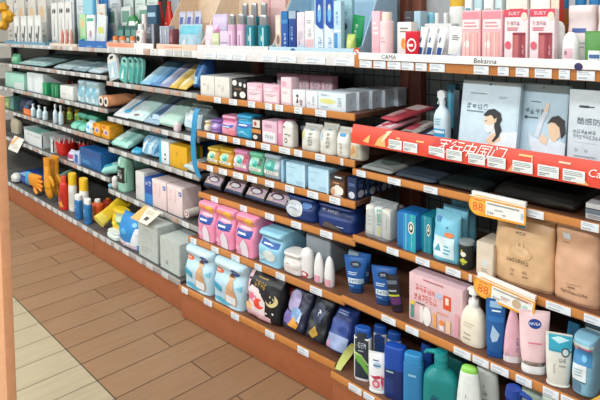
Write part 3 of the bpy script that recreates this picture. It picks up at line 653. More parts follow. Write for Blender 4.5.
# ================================================================== nearest bay, fourth shelf
def wipes():
    def fn(w,h):
        out=[]; dep=.12
        L=Loft([(0,w*.48,dep*.45,4),(h*.05,w*.5,dep*.5,4),(h*.7,w*.5,dep*.42,4),(h*.9,w*.49,dep*.1,3),(h,w*.49,.002,6)],.003,3,4); mb=MB(); L.body(mb,'#b8bfc4c',30); out.append(('bag',mb,None))
        for i,(x0,x1,c,dec) in enumerate([(-.45,-.16,'#e2dfd4',[('l',.3,.3,.8,.7,3,'#b5b2a6')]),(-.14,.12,'#e9ece8',[('r',.45,.5,.95,.95,'#3fa06b'),('r',.5,.05,.9,.4,'#d9cf5b'),('r',.05,.2,.3,.7,'#c9d8dd'),('e',.72,.86,.16,.06,'#dff0e0'),('r',.45,.42,.95,.48,'#2b7fae')]),(.14,.45,'#dcd9ce',[('r',.55,.35,.62,.7,'#8d8a80')])]):
            q=MB(); q.rbox(w*x0,w*x1,-dep*.36,dep*.33,.004,h*.84,c,.008); prints(q,FlatFront(-dep*.36),w*(x1-x0),h*.84-.004,dec,x0=w*x0,z0=.004); out.append(('tissue_pack',q,None))
        q=MB(); q.tube([(w*.5+.018+.016*cos(t*pi/8),-.01,h*.86+.018*sin(t*pi/8)) for t in range(17)],.0028,'#26272a'); out.append(('hanging_loop',q,None))
        return out
    return .12,None,fn
item('E',4,361,388.5,203,'tissue_multipack',wipes(),'clear bag of three upright tissue packs with black hanging loop','multipack',d=.02)
blu = lambda c1,c2,c3: box(.10,c1,[('r',.35,0,1,1,c2),('r',.7,0,1,1,c3),('r',.5,0,.53,1,'#9fd4e2'),('r',.8,0,.82,1,'#8fd0d8'),('r',.08,.1,.3,.16,'#2f6fa8'),('e',.78,.64,.15,.17,'#e5e6dc'),('e',.78,.64,.11,.125,'#33423d'),('p',[(.7,.62),(.78,.75),(.86,.64),(.78,.58)],'#dfe3c8'),('r',.72,.6,.84,.625,'#dfe3c8')],r=.012)
item('E',4,396,415.5,213,'wet_tissue_pack',blu('#1f6fb2','#1f8fc0','#25a3ae'),'front blue-to-teal tissue pack with a round pale seal','pack',d=.02,group='blue to teal tissue packs')
item('E',4,418,431.5,216,'wet_tissue_pack',blu('#1d8fa8','#1f97a8','#1d8a9a'),'teal tissue pack behind right of the blue-to-teal pack','pack',d=.05,group='blue to teal tissue packs')
bagp = pouch(.05,'#74bcd4',[('r',.1,.08,.88,.5,'#cfe6ec'),('r',.2,.12,.45,.44,'#e4eef0'),('e',.68,.56,.17,.05,'#e8854f'),('l',.5,.15,.8,.35,3,'#4f9fb8'),('p',[(.15,.2),(.3,.35),(.4,.2)],'#3f9bb8'),('r',.14,.78,.3,.88,'#2b78ac'),('e',.6,.7,.03,.02,'#2a5a70')],wr=.004,seed=2)
row('E',4,[(430.5,455,212),(437,463,209),(445,471,207)],'gel_refill_bag',bagp,'{o} of three overlapping sky blue stand-up bags','bag','sky blue stand-up bags',dd=[.015,.075,.135],lean=4)
item('E',4,459,474,240,'coffee_jar',jar('#1f2322','#8d9698',[('e',.5,.55,.2,.09,'#e9e4da'),('p',[(.2,.3),(.5,.42),(.8,.3),(.5,.16)],'#c8c43c'),('r',.3,.22,.7,.26,'#5d8a2f'),('e',.4,.66,.06,.05,'#e0b43a')],capf=.12),'black jar with grey lid and yellow-green label','jar',d=.015)
item('E',4,476,493,243,'tissue_box',box(.10,'#d5c6b2',[('r',.05,.05,.95,.62,'#dfcfba'),('e',.52,.4,.18,.12,'#cfd3d4'),('l',.3,.12,.75,.24,2,'#a5988a')]),'small beige carton squeezed between black jar and large beige bag','box',d=.02)
kr = pouch(.075,'#d9b186',[('r',.40,.78,.56,.86,'#dfe6ea'),('r',.42,.785,.54,.83,'#8fb0c8'),('g',.40,.70,.58,.735,3,'#4a3f36'),('e',.50,.47,.20,.085,'#d4aa7d'),('e',.5,.49,.15,.07,'#e0bb92'),('p',[(.42,.5),(.46,.62),(.5,.52),(.55,.64),(.56,.5)],'#dcb78f'),('g',.28,.325,.66,.375,8,'#372a22'),('g',.34,.20,.42,.24,2,'#6d5238'),('g',.54,.20,.62,.24,2,'#6d5238'),('l',.34,.14,.44,.18,1,'#8d7152'),('l',.54,.14,.66,.18,1,'#8d7152')],wr=.004,seed=5,n=2.8)
item('E',4,490,549,213,'tissue_bag',kr,'large beige tissue bag with sealed top under the upper price sign','bag',d=.02,group='beige tissue bags')
item('E',4,550,596,225,'tissue_bag',pouch(.085,'#d3a585',[('r',.24,.80,.40,.88,'#c9cfd4'),('l',.22,.74,.44,.765,1,'#9a7a66'),('g',.22,.135,.80,.175,10,'#44332b'),('l',.38,.2,.6,.24,1,'#8a6a58'),('l',.35,.25,.65,.27,1,'#b08a74')],wr=.003,seed=8,seal=False,n=3.2),'plain rosy beige tissue bag right of the large beige bag','bag',d=.02,group='beige tissue bags')
item('E',4,600,640,232,'tissue_bag',pouch(.12,'#a3a09a',[('l',.2,.6,.8,.7,2,'#6d6b66')],wr=.003,seed=9,seal=False,n=3.2),'grey bag cut off by the right edge of the picture','bag',d=.02,group='beige tissue bags')

# price signs
def price_sign(name,x,y,z,w,h,ang,label,words=1,rot=0):
    mb=MB(); n=10; pts=[]
    r=h*.5; pts=[(-w/2+r*1.0+r*1.12*cos(pi/2+pi*i/n),h/2+r*1.12*sin(pi/2+pi*i/n)) for i in range(n+1)]+[(w/2-.004,0),(w/2,.004),(w/2,h-.004),(w/2-.004,h)]
    mb.prism(pts,-.0015,.0015,'#eda32f')
    D=[('r',.30,.1,.97,.84,'#ecebe6'),('e',.155,.5,.135,.47,'#f0b04a'),('t','88',.155,.42,.46,'#e2502f'),('r',.08,.76,.23,.83,'#e8743f'),('r',.0,.94,1,1.0,'#ece7da'),
       ('l',.33,.66,.9,.8,1,'#8d8d88'),('g',.33,.18,.45,.32,3,'#55564f'),('l',.46,.4,.66,.55,1,'#b9b3ad')]
    if words==1: D+=[('r',.92,.3,.955,.6,'#b9c3cf'),('l',.6,.2,.7,.36,1,'#a9a39d')]
    else: D+=[('e',.72,.42,.07,.24,'#c9ab8d'),('e',.86,.4,.045,.15,'#a9cfc8'),('g',.46,.28,.58,.46,3,'#e6a59a'),('r',.72,.76,.94,.82,'#d9876d')]
    prints(mb,FlatFront(-.0015),w,h,D)
    out=[('card',mb,None)]
    q=MB(); q.rbox(-w*.47,w*.49,-.001,.012,h-.002,h+.012,'#eae8e4',.002); out.append(('clip_strip',q,None))
    o=emit(out,name,label,'sign','orange price signs'); o.location=(x,y,z); o.rotation_euler=(rot,math.radians(ang),0); return o
def sign_at(lv,u0,u1,v,h,label,words,ang,yo=.022):
    z=LV['E'][lv][0]; y=yfront('E',lv,-1)-yo; x0=col_x(u0,y,z); x1=col_x(u1,y,z); zz=row_z(v,x0,y)
    return price_sign('price_sign',(x0+x1)/2,y,zz-h/2,x1-x0,h,ang,label,words)
sign_at(3,470,526,203,.056,'upper orange price sign reading 88, above the large beige bag',1,0)
sign_at(4,474,534,286,.056,'lower orange price sign reading 88, below the large beige bag',2,5)

# ================================================================== nearest bay, fifth shelf
mt = lambda: tube('#17559a','#123a6b',[('e',.5,.79,.23,.085,'#131d36'),('t','NIVEA',.5,.80,.04,'#e6ebf2'),('r',.34,.755,.66,.763,'#8fa6c8'),('l',.2,.5,.75,.6,2,'#c9dbee'),('r',.2,.28,.85,.42,'#cfdde8'),('g',.24,.31,.7,.39,4,'#30486b'),('r',.66,.28,.85,.42,'#9db7cd'),('l',.2,.18,.6,.25,1,'#86a8cf')],ratio=.42,capf=.12,capw=.6,neck=.66)
row('E',5,[(344.5,368,257),(372,396,265)],'face_wash_tube',mt(),'{o} of two blue face wash tubes with dark round emblem','tube','blue face wash tubes',d=.045,rz=28)
item('E',5,359,371,253,'face_wash_tube',mt(),'dark blue tube half hidden behind the left face wash tube','tube',d=.13,rz=20)
item('E',5,391,404,276,'razor_pack',tube('#1e1a22','#2a1f33',[('r',.05,.75,.8,.85,'#5d6a78'),('r',.05,.42,.85,.47,'#b9c02f'),('r',.05,.2,.9,.4,'#5a2a63'),('r',.1,.55,.7,.6,'#9aa3ad')],ratio=.4,capf=.08),'black and purple tube leaning beside the right face wash tube','tube',d=.04,rz=25,roll=-9)
item('E',5,345,355,252,'cotton_bag',pouch(.05,'#7f97a5',[('r',.2,.2,.8,.6,'#a9bcc6')],wr=.004),'crumpled grey-blue bag behind the left face wash tube','bag',d=.15)
pb=box(.12,'#dcb9bd',[('g',.13,.66,.52,.8,5,'#d9534f'),('g',.10,.48,.55,.62,6,'#dd5a4e'),('r',.66,.5,.80,.78,'#d8502f'),('r',.70,.6,.76,.74,'#f1d9cf'),('e',.58,.72,.06,.06,'#aebfd4'),('l',.28,.92,.68,.97,1,'#b5606a'),('r',.04,.06,.1,.34,'#4f8f86'),('r',.03,.34,.12,.42,'#e2c14a'),('e',.36,.2,.08,.2,'#efe9e6'),('r',.22,.04,.29,.38,'#e8ddd6'),('r',.48,.04,.54,.34,'#e4a45c'),('r',.6,.05,.68,.26,'#eadfd8'),('e',.64,.2,.05,.06,'#e58b45'),('r',.72,.04,.8,.3,'#e9c19c'),('l',.15,.4,.4,.45,1,'#3c3740'),('r',.88,.05,.95,.5,'#d79aa2'),('l',.55,.36,.85,.42,1,'#d78a5c')],decT=[('r',.02,.02,.98,.98,'#dcb9c2')])
item('E',5,408,461,281,'gift_set_box',pb,'large pink boxed bottle set on the fifth shelf','box',d=.04)
item('E',5,461,486,287,'lotion_pump_bottle',pump_bottle('#e6dcc9','#eceae6',[('l',.25,.32,.7,.42,2,'#c6b79f'),('t','Aveya',.42,.2,.05,'#6a5a4a'),('l',.25,.1,.6,.15,1,'#9a8a78')],ratio=.7,bodyf=.66,taper=.85,dirx=-.5,n=2.6),'cream lotion bottle with white pump, right of the pink box','bottle',d=.03)
item('E',5,485.5,505,299,'body_wash_bottle',tube('#1c5a9c','#164a86',[('p',[(.25,.36),(.35,.26),(.6,.3),(.7,.42),(.5,.5),(.35,.56)],'#a9c6dd'),('r',.2,.86,.8,.96,'#8fb2d0'),('l',.3,.78,.8,.84,1,'#dbe7f1'),('r',.1,.62,.9,.72,'#2a6db2')],ratio=.45,capf=.07,capw=.9),'dark blue tube with pale droplet print right of cream pump bottle','tube',d=.03,rz=25)
item('E',5,503.5,522,305,'hand_cream_tube',loft_item([(0,.9,.5,2.4),(.12,.94,.52,2.4),(.125,.98,.56,2.3),(.5,.84,.4,2.2),(.8,.5,.2,2.2),(.97,.2,.05,2.2),(1,.16,.03,3)],.5,'#e3b1bf',[('r',.0,.0,1,.115,'#ece4e4'),('gv',.62,.2,.76,.45,5,'#5d6f95')]),'slim pink tube tapering to a pointed top','tube',d=.04,rz=35)
nt=tube('#f1cfd2','#eef0f0',[('e',.5,.80,.21,.075,'#1b3f92'),('t','NIVEA',.5,.80,.042,'#f4f6fa',.1),('r',.28,.49,.72,.512,'#e77a92'),('l',.28,.44,.66,.47,1,'#efc0c8'),('r',.0,.135,1,.20,'#b9b7b6s')],ratio=.42,capf=.13,capw=.8,neck=.84)
item('E',5,518.5,548.5,310,'body_lotion_tube',nt,'pale pink tube with round blue emblem and white cap','tube',d=.03,rz=32)
item('E',5,545,571,333,'body_lotion_tube',tube('#dedcd2','#d9d7cd',[('r',.12,.66,.98,.97,'#35a3bd'),('p',[(.2,.9),(.5,.82),(.9,.9),(.5,.95)],'#bfe2ea'),('r',.12,.66,.98,.7,'#2e8fae'),('e',.74,.67,.16,.09,'#4a5a60'),('e',.74,.67,.11,.06,'#cfd8d4'),('g',.5,.48,.8,.55,2,'#3d4144'),('gv',.3,.25,.36,.45,4,'#8f8d84'),('l',.5,.38,.8,.44,1,'#a5a399')],ratio=.42,capf=.02,capw=.9),'white tube with a teal top band and round grey seal','tube',d=.025,rz=25)
zp=pouch(.09,'#7fb0c6',[('r',.1,.55,.9,.84,'#3f84b4'),('r',.12,.28,.72,.56,'#dbe3e6'),('l',.18,.36,.64,.5,3,'#8ea2ae'),('r',.12,.27,.72,.29,'#33475a'),('r',.12,.1,.5,.24,'#5b7a92'),('r',.0,.845,1,.875,'#d9568f'),('r',.05,.88,.95,.93,'#b9c7c3'),('e',.22,.84,.1,.06,'#d9b6a6'),('e',.6,.68,.12,.06,'#6fb0d4')],wr=.004,seed=4,seal=False,n=3.4)
row('E',5,[(568.5,592,335),(581,602,331)],'travel_set_bag',zp,'{o} of two pale blue zip bags with pink zip, far right','bag','pale blue zip bags',dd=[.02,.125])
item('E',5,562,573,321,'sachet',box(.02,'#1f5f80',[('p',[(0,0),(1,0),(.1,1)],'#2f789c')]),'dark teal sachet standing behind the white and teal tube','sachet',d=.13,roll=6)
# yellow sign at the bottom right corner
z=.36; y=yfront('E',5,-1)-.024; x0=col_x(587,y,z); zz=row_z(400,x0,y)
mb=MB(); mb.prism([(0,-.05),(.0,-.005),(.03,.028),(.09,.006),(.09,-.05)],-.0015,.0015,'#e0b030'); prints(mb,FlatFront(-.0015),.09,.08,[('p',[(.02,.5),(.34,.92),(.55,.8),(.2,.45)],'#d3a987'),('e',.45,.3,.2,.18,'#e9c25a')],x0=0,z0=-.05)
o=mb.build('price_sign'); tag(o,'yellow price sign poking in at the lower right corner','sign','orange price signs'); o.location=(x0,y,zz)

# ================================================================== nearest bay, base shelf
cb = lambda: bottle('#e6e8e8','#1b53a8',[('r',.1,.04,.9,.94,'#2a3440'),('p',[(.1,.4),(.5,.3),(.9,.12),(.9,.28),(.5,.46),(.1,.5)],'#6fae4a'),('p',[(.1,.5),(.5,.47),(.9,.3),(.9,.34),(.5,.5),(.1,.55)],'#b9d88a'),('g',.3,.64,.8,.74,3,'#dfe5e8'),('l',.3,.56,.8,.61,1,'#aab4bb'),('r',.0,.0,1,.05,'#e6e8e8')],ratio=.6,capw=.98,capf=.16,sh=.97,n=3.5)
item('E',7,355,371.5,327,'shampoo_bottle',cb(),'white shampoo bottle with aloe on a black label and blue cap','bottle',d=.035,rz=20,group='shampoos on the base shelf')
item('E',7,369,387,352,'shampoo_bottle',tube('#e9e9ea','#e3e3e4',[('l',.25,.78,.8,.84,1,'#2f4f86'),('e',.5,.7,.22,.07,'#a9c3d6'),('l',.3,.66,.75,.72,1,'#2f4f86'),('p',[(.1,.42),(.4,.34),(.7,.4),(.95,.34),(.9,.4),(.6,.46),(.3,.42)],'#c2304f'),('e',.45,.24,.2,.1,'#d9466a'),('e',.45,.24,.12,.06,'#f0c3cd'),('p',[(.75,.5),(.85,.3),(.8,.14),(.7,.3)],'#d9466a')],ratio=.5,capf=.05,capw=.95,neck=.95),'white tube with a pink ribbon print, right of aloe shampoo','tube',d=.02,rz=25,group='shampoos on the base shelf')
item('E',7,385,406,345,'shampoo_bottle',bottle('#142a63','#1648a4',[('l',.15,.5,.5,.56,1,'#9fc7b9'),('r',.1,.1,.5,.4,'#1b3676')],ratio=.6,capw=1.,capf=.42,sh=.98,n=3.2,capn=3),'navy shampoo bottle with a tall royal blue cap','bottle',d=.03,rz=20,group='shampoos on the base shelf')
row('E',7,[(374,387,325),(388,401,332)],'shampoo_bottle',bottle('#d7dadd','#1d4fa0',[('r',.1,.1,.9,.8,'#2b4f8f')],ratio=.6,capw=.98,capf=.2,sh=.97,n=3.2),'{o} of two blue capped bottles in the second line behind shampoos','bottle','shampoos in the second line',d=.17,rz=20)
item('E',7,404,423,353,'shampoo_bottle',bottle('#2f7fb5','#3187c0',[('r',.3,.62,.7,.66,'#8fc0dc')],ratio=.6,capw=.94,capf=.16,sh=.97,n=3.4,capn=3),'light blue shampoo bottle with flat blue cap','bottle',d=.03,rz=20,group='shampoos on the base shelf')
item('E',7,421,433,343,'shampoo_bottle',bottle('#17408c','#1b4a9a',[],ratio=.6,capw=.95,capf=.2,n=3.2),'dark blue bottle behind the light blue shampoo bottle','bottle',d=.19)
item('E',7,424,458,350,'shampoo_pump_bottle',pump_bottle('#12807f','#178a8c',[('p',[(.16,.24),(.3,.42),(.48,.40),(.44,.22)],'#0f5f70'),('r',.28,.31,.5,.36,'#12406a'),('e',.5,.22,.05,.03,'#d9604a'),('l',.18,.18,.5,.22,2,'#0f4f6a')],ratio=.62,bodyf=.76,taper=.97,headw=.42,n=3.6),'teal pump bottle, largest on the base shelf','bottle',d=.03,rz=22,group='shampoos on the base shelf')
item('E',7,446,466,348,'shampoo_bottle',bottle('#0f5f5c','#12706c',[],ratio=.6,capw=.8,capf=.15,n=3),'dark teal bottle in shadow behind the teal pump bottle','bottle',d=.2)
gb=lambda: loft_item([(0,.95,.58,3),(.03,1,.62,3),(.5,.94,.58,2.8),(.8,.78,.5,2.6),(.92,.68,.44,2.4),(.925,.66,.42,2.4)],.6,'#e1e5e0',[('t','J.',.4,.62,.05,'#2d3431'),('g',.36,.50,.56,.56,2,'#3a423e'),('l',.35,.42,.6,.46,1,'#8a938e')],
   more=lambda out,w,h,L: out.append(loft_part('cap',[(h*.921,w*.33,w*.21,2.4),(h*.96,w*.31,w*.2,2.4),(h*.99,w*.24,w*.15,2.2),(h,w*.1,w*.06,2)],'#8fd05a')))
row('E',7,[(455,483,362),(475,498,360)],'body_wash_bottle',gb(),'{o} of two white bottles with lime green caps','bottle','white bottles with lime caps',dd=[.03,.115],rz=22)
item('E',7,494,531,373,'body_wash_pump_bottle',pump_bottle('#e4e7ea','#173f94',[('l',.3,.5,.7,.6,2,'#8fa6c4')],ratio=.5,bodyf=.72,taper=.94,dirx=1,headw=.42),'white bottle with navy pump at the picture bottom edge','bottle',d=.004,rz=0)
row('E',7,[(522,546,372),(540,566,386)],'body_wash_bottle',bottle('#b9cdbf','#c9d9cc',[],ratio=.6,capw=.9,capf=.12,n=3),'{o} of two pale green bottles under the fifth rail','bottle','pale green bottles',dd=[.14,.06])
# curled yellow-green shelf wobbler
mb=MB(); x=col_x(349,-.14,.17); pts=[]
for i in range(13):
    t=i/12; pts.append((-.055+.075*t**1.6, -.004+.03*sin(t*3), .0+.125*t))
vs=[]; 
for i,(a_,b_,c_) in enumerate(pts):
    wd=.011+.006*sin(i/12*pi); vs += [(a_-wd,b_,c_),(a_+wd,b_+.006,c_),(a_-wd,b_+.0015,c_),(a_+wd,b_+.0075,c_)]
fs=[]
for i in range(12):
    k=i*4; fs += [(k,k+1,k+5,k+4),(k+3,k+2,k+6,k+7),(k+2,k,k+4,k+6),(k+1,k+3,k+7,k+5)]
fs += [(0,2,3,1),(48,49,51,50)]
mb.add(vs,fs,'#b8bd6a'); o=mb.build('shelf_wobbler'); tag(o,'curled yellow-green strip standing left of the aloe shampoo','tag'); o.location=(x-.022,-.112,.1485)
# ================================================================== middle bay, top shelf: display trays
def tray(bay,u0,u1,dep,lip,back,lipc,sidec,label,dec=(),y0=.012,sides=(1,1)):
    z=surf_z(bay,1)+.001; x=col_x((u0+u1)/2,0,z)
    for _ in range(3): ym=yfront(bay,1,x)+y0; x=col_x((u0+u1)/2,ym,z)
    xa=col_x(u0,ym,z); xb=col_x(u1,ym,z); w=xb-xa; x=(xa+xb)/2; t=.003; out=[]
    q=MB(); q.box(-w/2,w/2,0,dep,0,t,lipc); out.append(('tray_base',q,None))
    q=MB(); q.box(-w/2,w/2,-t,0,0,lip,lipc); prints(q,FlatFront(-t),w,lip,dec); out.append(('front_lip',q,None))
    M=Matrix.Rotation(pi/2,4,'Z')
    for i,sx in enumerate((-w/2,w/2-t)):
        if not sides[i]: continue
        q=MB(); q.prism([(0.001,t),(dep-.001,t),(dep-.001,back),(dep*.72,back),(.03,lip*1.25),(0.001,lip)],0,t,sidec,Matrix.Translation((sx+t,0,0))@M); out.append(('side_panel',q,None))
    q=MB(); q.box(-w/2,w/2,dep,dep+t,0,back,sidec); out.append(('tray_back',q,None))
    o=emit(out,'display_tray',label,'tray','display trays on the top shelf'); o.location=(x,ym,z); o.rotation_euler=(0,0,ANG.get(bay,0)); return o
tray('D',200,266,.27,.032,.34,'#dedad9','#ecd4ba','peach-sided display tray of lilac and teal bottles, top shelf',[('l',.06,.35,.75,.65,1,'#d9a3ab')])
tray('D',272,355,.27,.032,.34,'#b9d3e2','#a9cbe0','pale blue display tray of toothbrush packs, top shelf',[('e',.3,.55,.03,.3,'#23568f')])
Z1=.006
item('D',1,204,212,25,'toothpaste_box',pouch(.03,'#e3c6d2',[('r',.2,.1,.8,.4,'#efdfe6')],wr=.001),'pink clear pack at the left corner of peach-sided tray','packet',d=.03,zoff=Z1)
item('D',1,212,219,33,'toothpaste_box',box(.025,'#c3cf9f',[('r',.1,.5,.9,.9,'#d6dcbc')]),'small pale green carton in the peach-sided tray','box',d=.03,zoff=Z1)
item('D',1,211,226,14,'toothpaste_box',pouch(.03,'#cbbcdb',[('e',.4,.55,.25,.16,'#dfcbe0'),('p',[(.2,.4),(.5,.7),(.7,.5)],'#d78fb6')],wr=.001),'lavender pack standing behind the pale green carton','packet',d=.09,zoff=Z1)
item('D',1,220,228,31,'toothpaste_box',box(.03,'#d8c3d6',[('r',.1,.1,.9,.35,'#e9dbe6'),('r',.05,.38,.95,.44,'#a98fbd')]),'lilac carton left of the silver-capped lilac bottles','box',d=.03,zoff=Z1)
mwl=lambda c,d: bottle(c,'#b5b5b6s',d,ratio=.7,capw=.82,capf=.27,sh=.96,n=3)
row('D',1,[(228.5,237.5,14.5),(238,246.5,14)],'mouthwash_bottle',mwl('#d3a9c6',[('r',.2,.1,.8,.55,'#e3c6da'),('r',.4,.15,.6,.45,'#b47fae')]),'{o} of two lilac mouthwash bottles with silver caps','bottle','lilac mouthwash bottles',d=.03,zoff=Z1)
row('D',1,[(246.5,257.5,15),(259,270,15)],'mouthwash_bottle',mwl('#13788a',[('r',.3,.05,.5,.5,'#2f9aa8'),('r',.62,.1,.78,.66,'#a9d3da'),('r',.5,.3,.62,.44,'#d3cdbb')]),'{o} of two front teal mouthwash bottles with silver caps','bottle','teal mouthwash bottles',d=.03,zoff=Z1)
row('D',1,[(242,250,4),(251,259.5,3),(260.5,269,3)],'mouthwash_bottle',mwl('#13788a',[('r',.3,.05,.5,.5,'#2f9aa8')]),'{o} of three teal mouthwash bottles standing in the back line','bottle','teal mouthwash bottles',d=.125,zoff=Z1)
item('D',1,275.5,281,15,'toothbrush_pack',box(.02,'#d9c3b3',[('r',.1,.5,.9,.9,'#e5d5c8'),('e',.5,.35,.3,.12,'#8f6f63')]),'slim beige pack at the left end of the pale blue tray','packet',d=.035,zoff=Z1)
item('D',1,281.5,288,11,'toothbrush_pack',box(.025,'#1c57a4',[('gv',.4,.08,.7,.5,4,'#dfe8f2'),('r',.0,.7,1,.8,'#3f83c0'),('r',.0,.82,1,.97,'#1d6fae')]),'royal blue pack with white upright characters in the pale blue tray','packet',d=.035,zoff=Z1,group='toothbrush packs')
item('D',1,289,296,11,'toothbrush_pack',box(.025,'#1b3f8c',[('r',0,.82,1,1,'#9fb3c4'),('gv',.3,.3,.55,.65,3,'#c9d8ea'),('r',.1,.03,.2,.8,'#3b6cb5')]),'dark blue pack with a silver header in the pale blue tray','packet',d=.035,zoff=Z1,group='toothbrush packs')
item('D',1,297,304.5,12,'toothbrush_pack',box(.025,'#ddd0d8',[('e',.5,.45,.3,.1,'#c9bcc6'),('gv',.2,.2,.45,.4,3,'#a39aab'),('r',.2,.05,.8,.2,'#b9d2e3')]),'pale grey-pink pack in the middle of the pale blue tray','packet',d=.035,zoff=Z1,group='toothbrush packs')
item('D',1,305,314,11,'toothbrush_pack',box(.025,'#e6e2e3',[('r',.1,.06,.9,.34,'#e2b6bd'),('l',.2,.7,.8,.8,2,'#9aa6b3'),('gv',.3,.4,.7,.62,2,'#b7b9c2')]),'white pack with a pink foot in the pale blue tray','packet',d=.035,zoff=Z1,group='toothbrush packs')
tbp=box(.02,'#bfd3e6',[('r',.12,.45,.98,1,'#1e50a8'),('e',.55,.72,.2,.16,'#6fb0dc'),('e',.55,.82,.14,.05,'#cfd6cc'),('p',[(0,.0),(1,.0),(1,.38),(0,.55)],'#d9e4ee'),('g',.45,.1,.85,.3,2,'#4f86c0')])
row('D',1,[(314.5,324,-3),(325,333.5,-3)],'toothbrush_pack',tbp,'{o} of two blue toothbrush packs with slanted white pockets','packet','blue toothbrush packs with white pockets',d=.035,zoff=Z1)
item('D',1,334,341,1,'toothbrush_pack',box(.025,'#b9d7ea',[('gv',.3,.55,.6,.85,3,'#4d83b8'),('r',.1,.05,.5,.4,'#3f8fd0'),('r',.0,.42,1,.46,'#e4edf3')]),'slim pale blue pack at the right of the blue toothbrush packs','packet',d=.035,zoff=Z1,group='toothbrush packs')
item('D',1,330,352,-14,'toothbrush_card',box(.02,'#a3c9d3',[('r',.1,.1,.3,.9,'#b6d6dd'),('e',.7,.4,.1,.05,'#4a5860'),('g',.5,.55,.8,.62,3,'#5f94ad')]),'large pale teal card pack behind the slim pale blue pack','packet',d=.12,zoff=Z1)
item('D',1,349,361,16,'toothpaste_tube',tube('#1f9a58','#dfe6d8',[('gv',.35,.4,.6,.8,3,'#d9efe0')],ratio=.4,capf=.12),'green tube with white characters leaning in the pale blue tray','tube',d=.1,zoff=Z1,roll=8)
item('D',1,345,353,34,'toothpaste_box',pouch(.03,'#b7c765',[('e',.5,.5,.3,.2,'#d6d98a')],wr=.001),'small yellow-green packet below the leaning green tube','packet',d=.04,zoff=Z1)
item('D',1,262,286,-12,'mouthwash_carton',box(.05,'#d9b3b0',[('r',.3,.0,.4,1,'#c98f92')]),'dusty pink carton in the back of the top shelf, above silver caps','box',d=.2,zoff=Z1)
item('D',1,300,322,-14,'toothbrush_card',box(.02,'#4fb3bd',[('e',.4,.45,.2,.1,'#2f8f90'),('r',.7,.0,1,1,'#86cbd2')]),'teal card pack behind the pale pink packs','packet',d=.31,zoff=Z1)
mb=MB(); 
for i in range(24):
    pass
pts=[(.017*cos(2*pi*i/24),.017*sin(2*pi*i/24)) for i in range(24)]
mb.prism(pts,-.0006,.0006,'#cf4a24'); prints(mb,FlatFront(-.0006),.034,.034,[('e',.5,.5,.3,.3,'#e8ddd2'),('e',.42,.55,.12,.12,'#cf4a24'),('r',.5,.35,.72,.45,'#cf4a24')],z0=-.017)
x=col_x(347,-.02,1.3); o=mb.build('round_sticker'); tag(o,'round orange sticker on the lip of the pale blue tray','sticker'); o.location=(x,yfront('D',1,x)+.0075,1.302); o.rotation_euler=(0,0,ANG['D'])
# ================================================================== middle bay, second shelf
wc=box(.24,'#dedbd3',[('l',.2,.5,.45,.62,2,'#b3afa6'),('r',.05,.05,.95,.07,'#c9c5bc'),('gv',.5,.3,.6,.6,3,'#bcb8af')],decT=[('r',.03,.02,.97,.98,'#c4c8c9')])
row('D',2,[(202,213,76),(213.5,231,77)],'tissue_carton',wc,'{o} of two plain off-white cartons on the second shelf','box','off-white cartons on the second shelf',d=.012)
cow=[('e',.2,.8,.16,.14,'#e4e1dc'),('e',.75,.25,.2,.16,'#e4e1dc'),('e',.6,.75,.1,.1,'#e4e1dc'),('e',.25,.25,.1,.12,'#e4e1dc'),('e',.9,.7,.08,.1,'#e4e1dc'),('r',.2,.45,.7,.56,'#6a4a38')]
item('D',2,232,246.5,79,'patterned_carton',box(.22,'#17181a',cow,decR=[('e',.2,.7,.08,.14,'#dcdad6'),('e',.5,.3,.06,.1,'#dcdad6'),('e',.8,.6,.08,.12,'#dcdad6')]),'black carton with white cow-like spots beside the off-white cartons','box',d=.014)
pkb=lambda extra=(): box(.045,'#e8bccb',[('r',.1,.08,.9,.6,'#f0d6db'),('l',.15,.35,.85,.5,2,'#b78a98'),('r',.1,.66,.6,.78,'#f1dbe0'),('r',.7,.8,.95,.92,'#e8a0a8')]+list(extra))
row('D',2,[(247.5,261.5,84.5),(263,279.5,83.5)],'pad_box',pkb(),'{o} of two small pink cartons at the second rail','box','small pink cartons in front',d=.014)
item('D',2,281,291.5,77.5,'pad_box',box(.05,'#eccad2',[('r',.08,.1,.92,.6,'#efe0e1'),('r',.08,.68,.5,.86,'#e6aebb'),('l',.15,.4,.8,.5,2,'#c3a4ad')]),'taller pink carton between small pink and flower-print cartons','box',d=.02)
item('D',2,330,352,73,'divider_card',box(.012,'#191a1c'),'black card standing behind the white-blue cartons','card',d=.33)
row('D',2,[(277,287,75),(287.5,298,75.5),(298.5,309,75),(309.5,321,74),(321.5,332,74)],'pad_box',box(.04,'#e0aebb',[('r',.1,.2,.9,.8,'#edd3da'),('g',.25,.35,.8,.7,2,'#b9748c'),('r',0,.92,1,1,'#c98b9c')]),'{o} of five pink cartons in the back line of the second shelf','box','pink cartons in the back line',d=.2)
item('D',2,292.5,305,90,'cotton_box',box(.06,'#e6e2e4',[('p',[(.3,.2),(.4,.6),(.5,.25)],'#4a4650'),('e',.4,.65,.1,.08,'#4a4650'),('e',.7,.35,.14,.1,'#b99aa6'),('p',[(.6,.1),(.7,.5),(.8,.1)],'#8c8492')]),'white carton with a dark flower sketch on the second shelf','box',d=.015)
item('D',2,306,317.5,91,'cotton_box',box(.06,'#e3e6ea',[('gv',.55,.2,.75,.7,4,'#7f8894'),('l',.1,.2,.45,.4,2,'#b3b9c0')]),'white carton with upright grey characters beside flower-print carton','box',d=.015)
wb=box(.066,'#d6e1e9',[('e',.35,.5,.3,.14,'#d9d68a'),('gv',.72,.25,.85,.75,4,'#8593a1'),('l',.1,.78,.5,.88,2,'#98a4b0'),('l',.1,.12,.4,.25,2,'#a9b4be')],decR=[('gv',.4,.35,.55,.65,3,'#6f8796'),('r',.05,.02,.95,.98,'#cfdfe9'),('gv',.4,.35,.55,.65,3,'#6f8796')][1:])
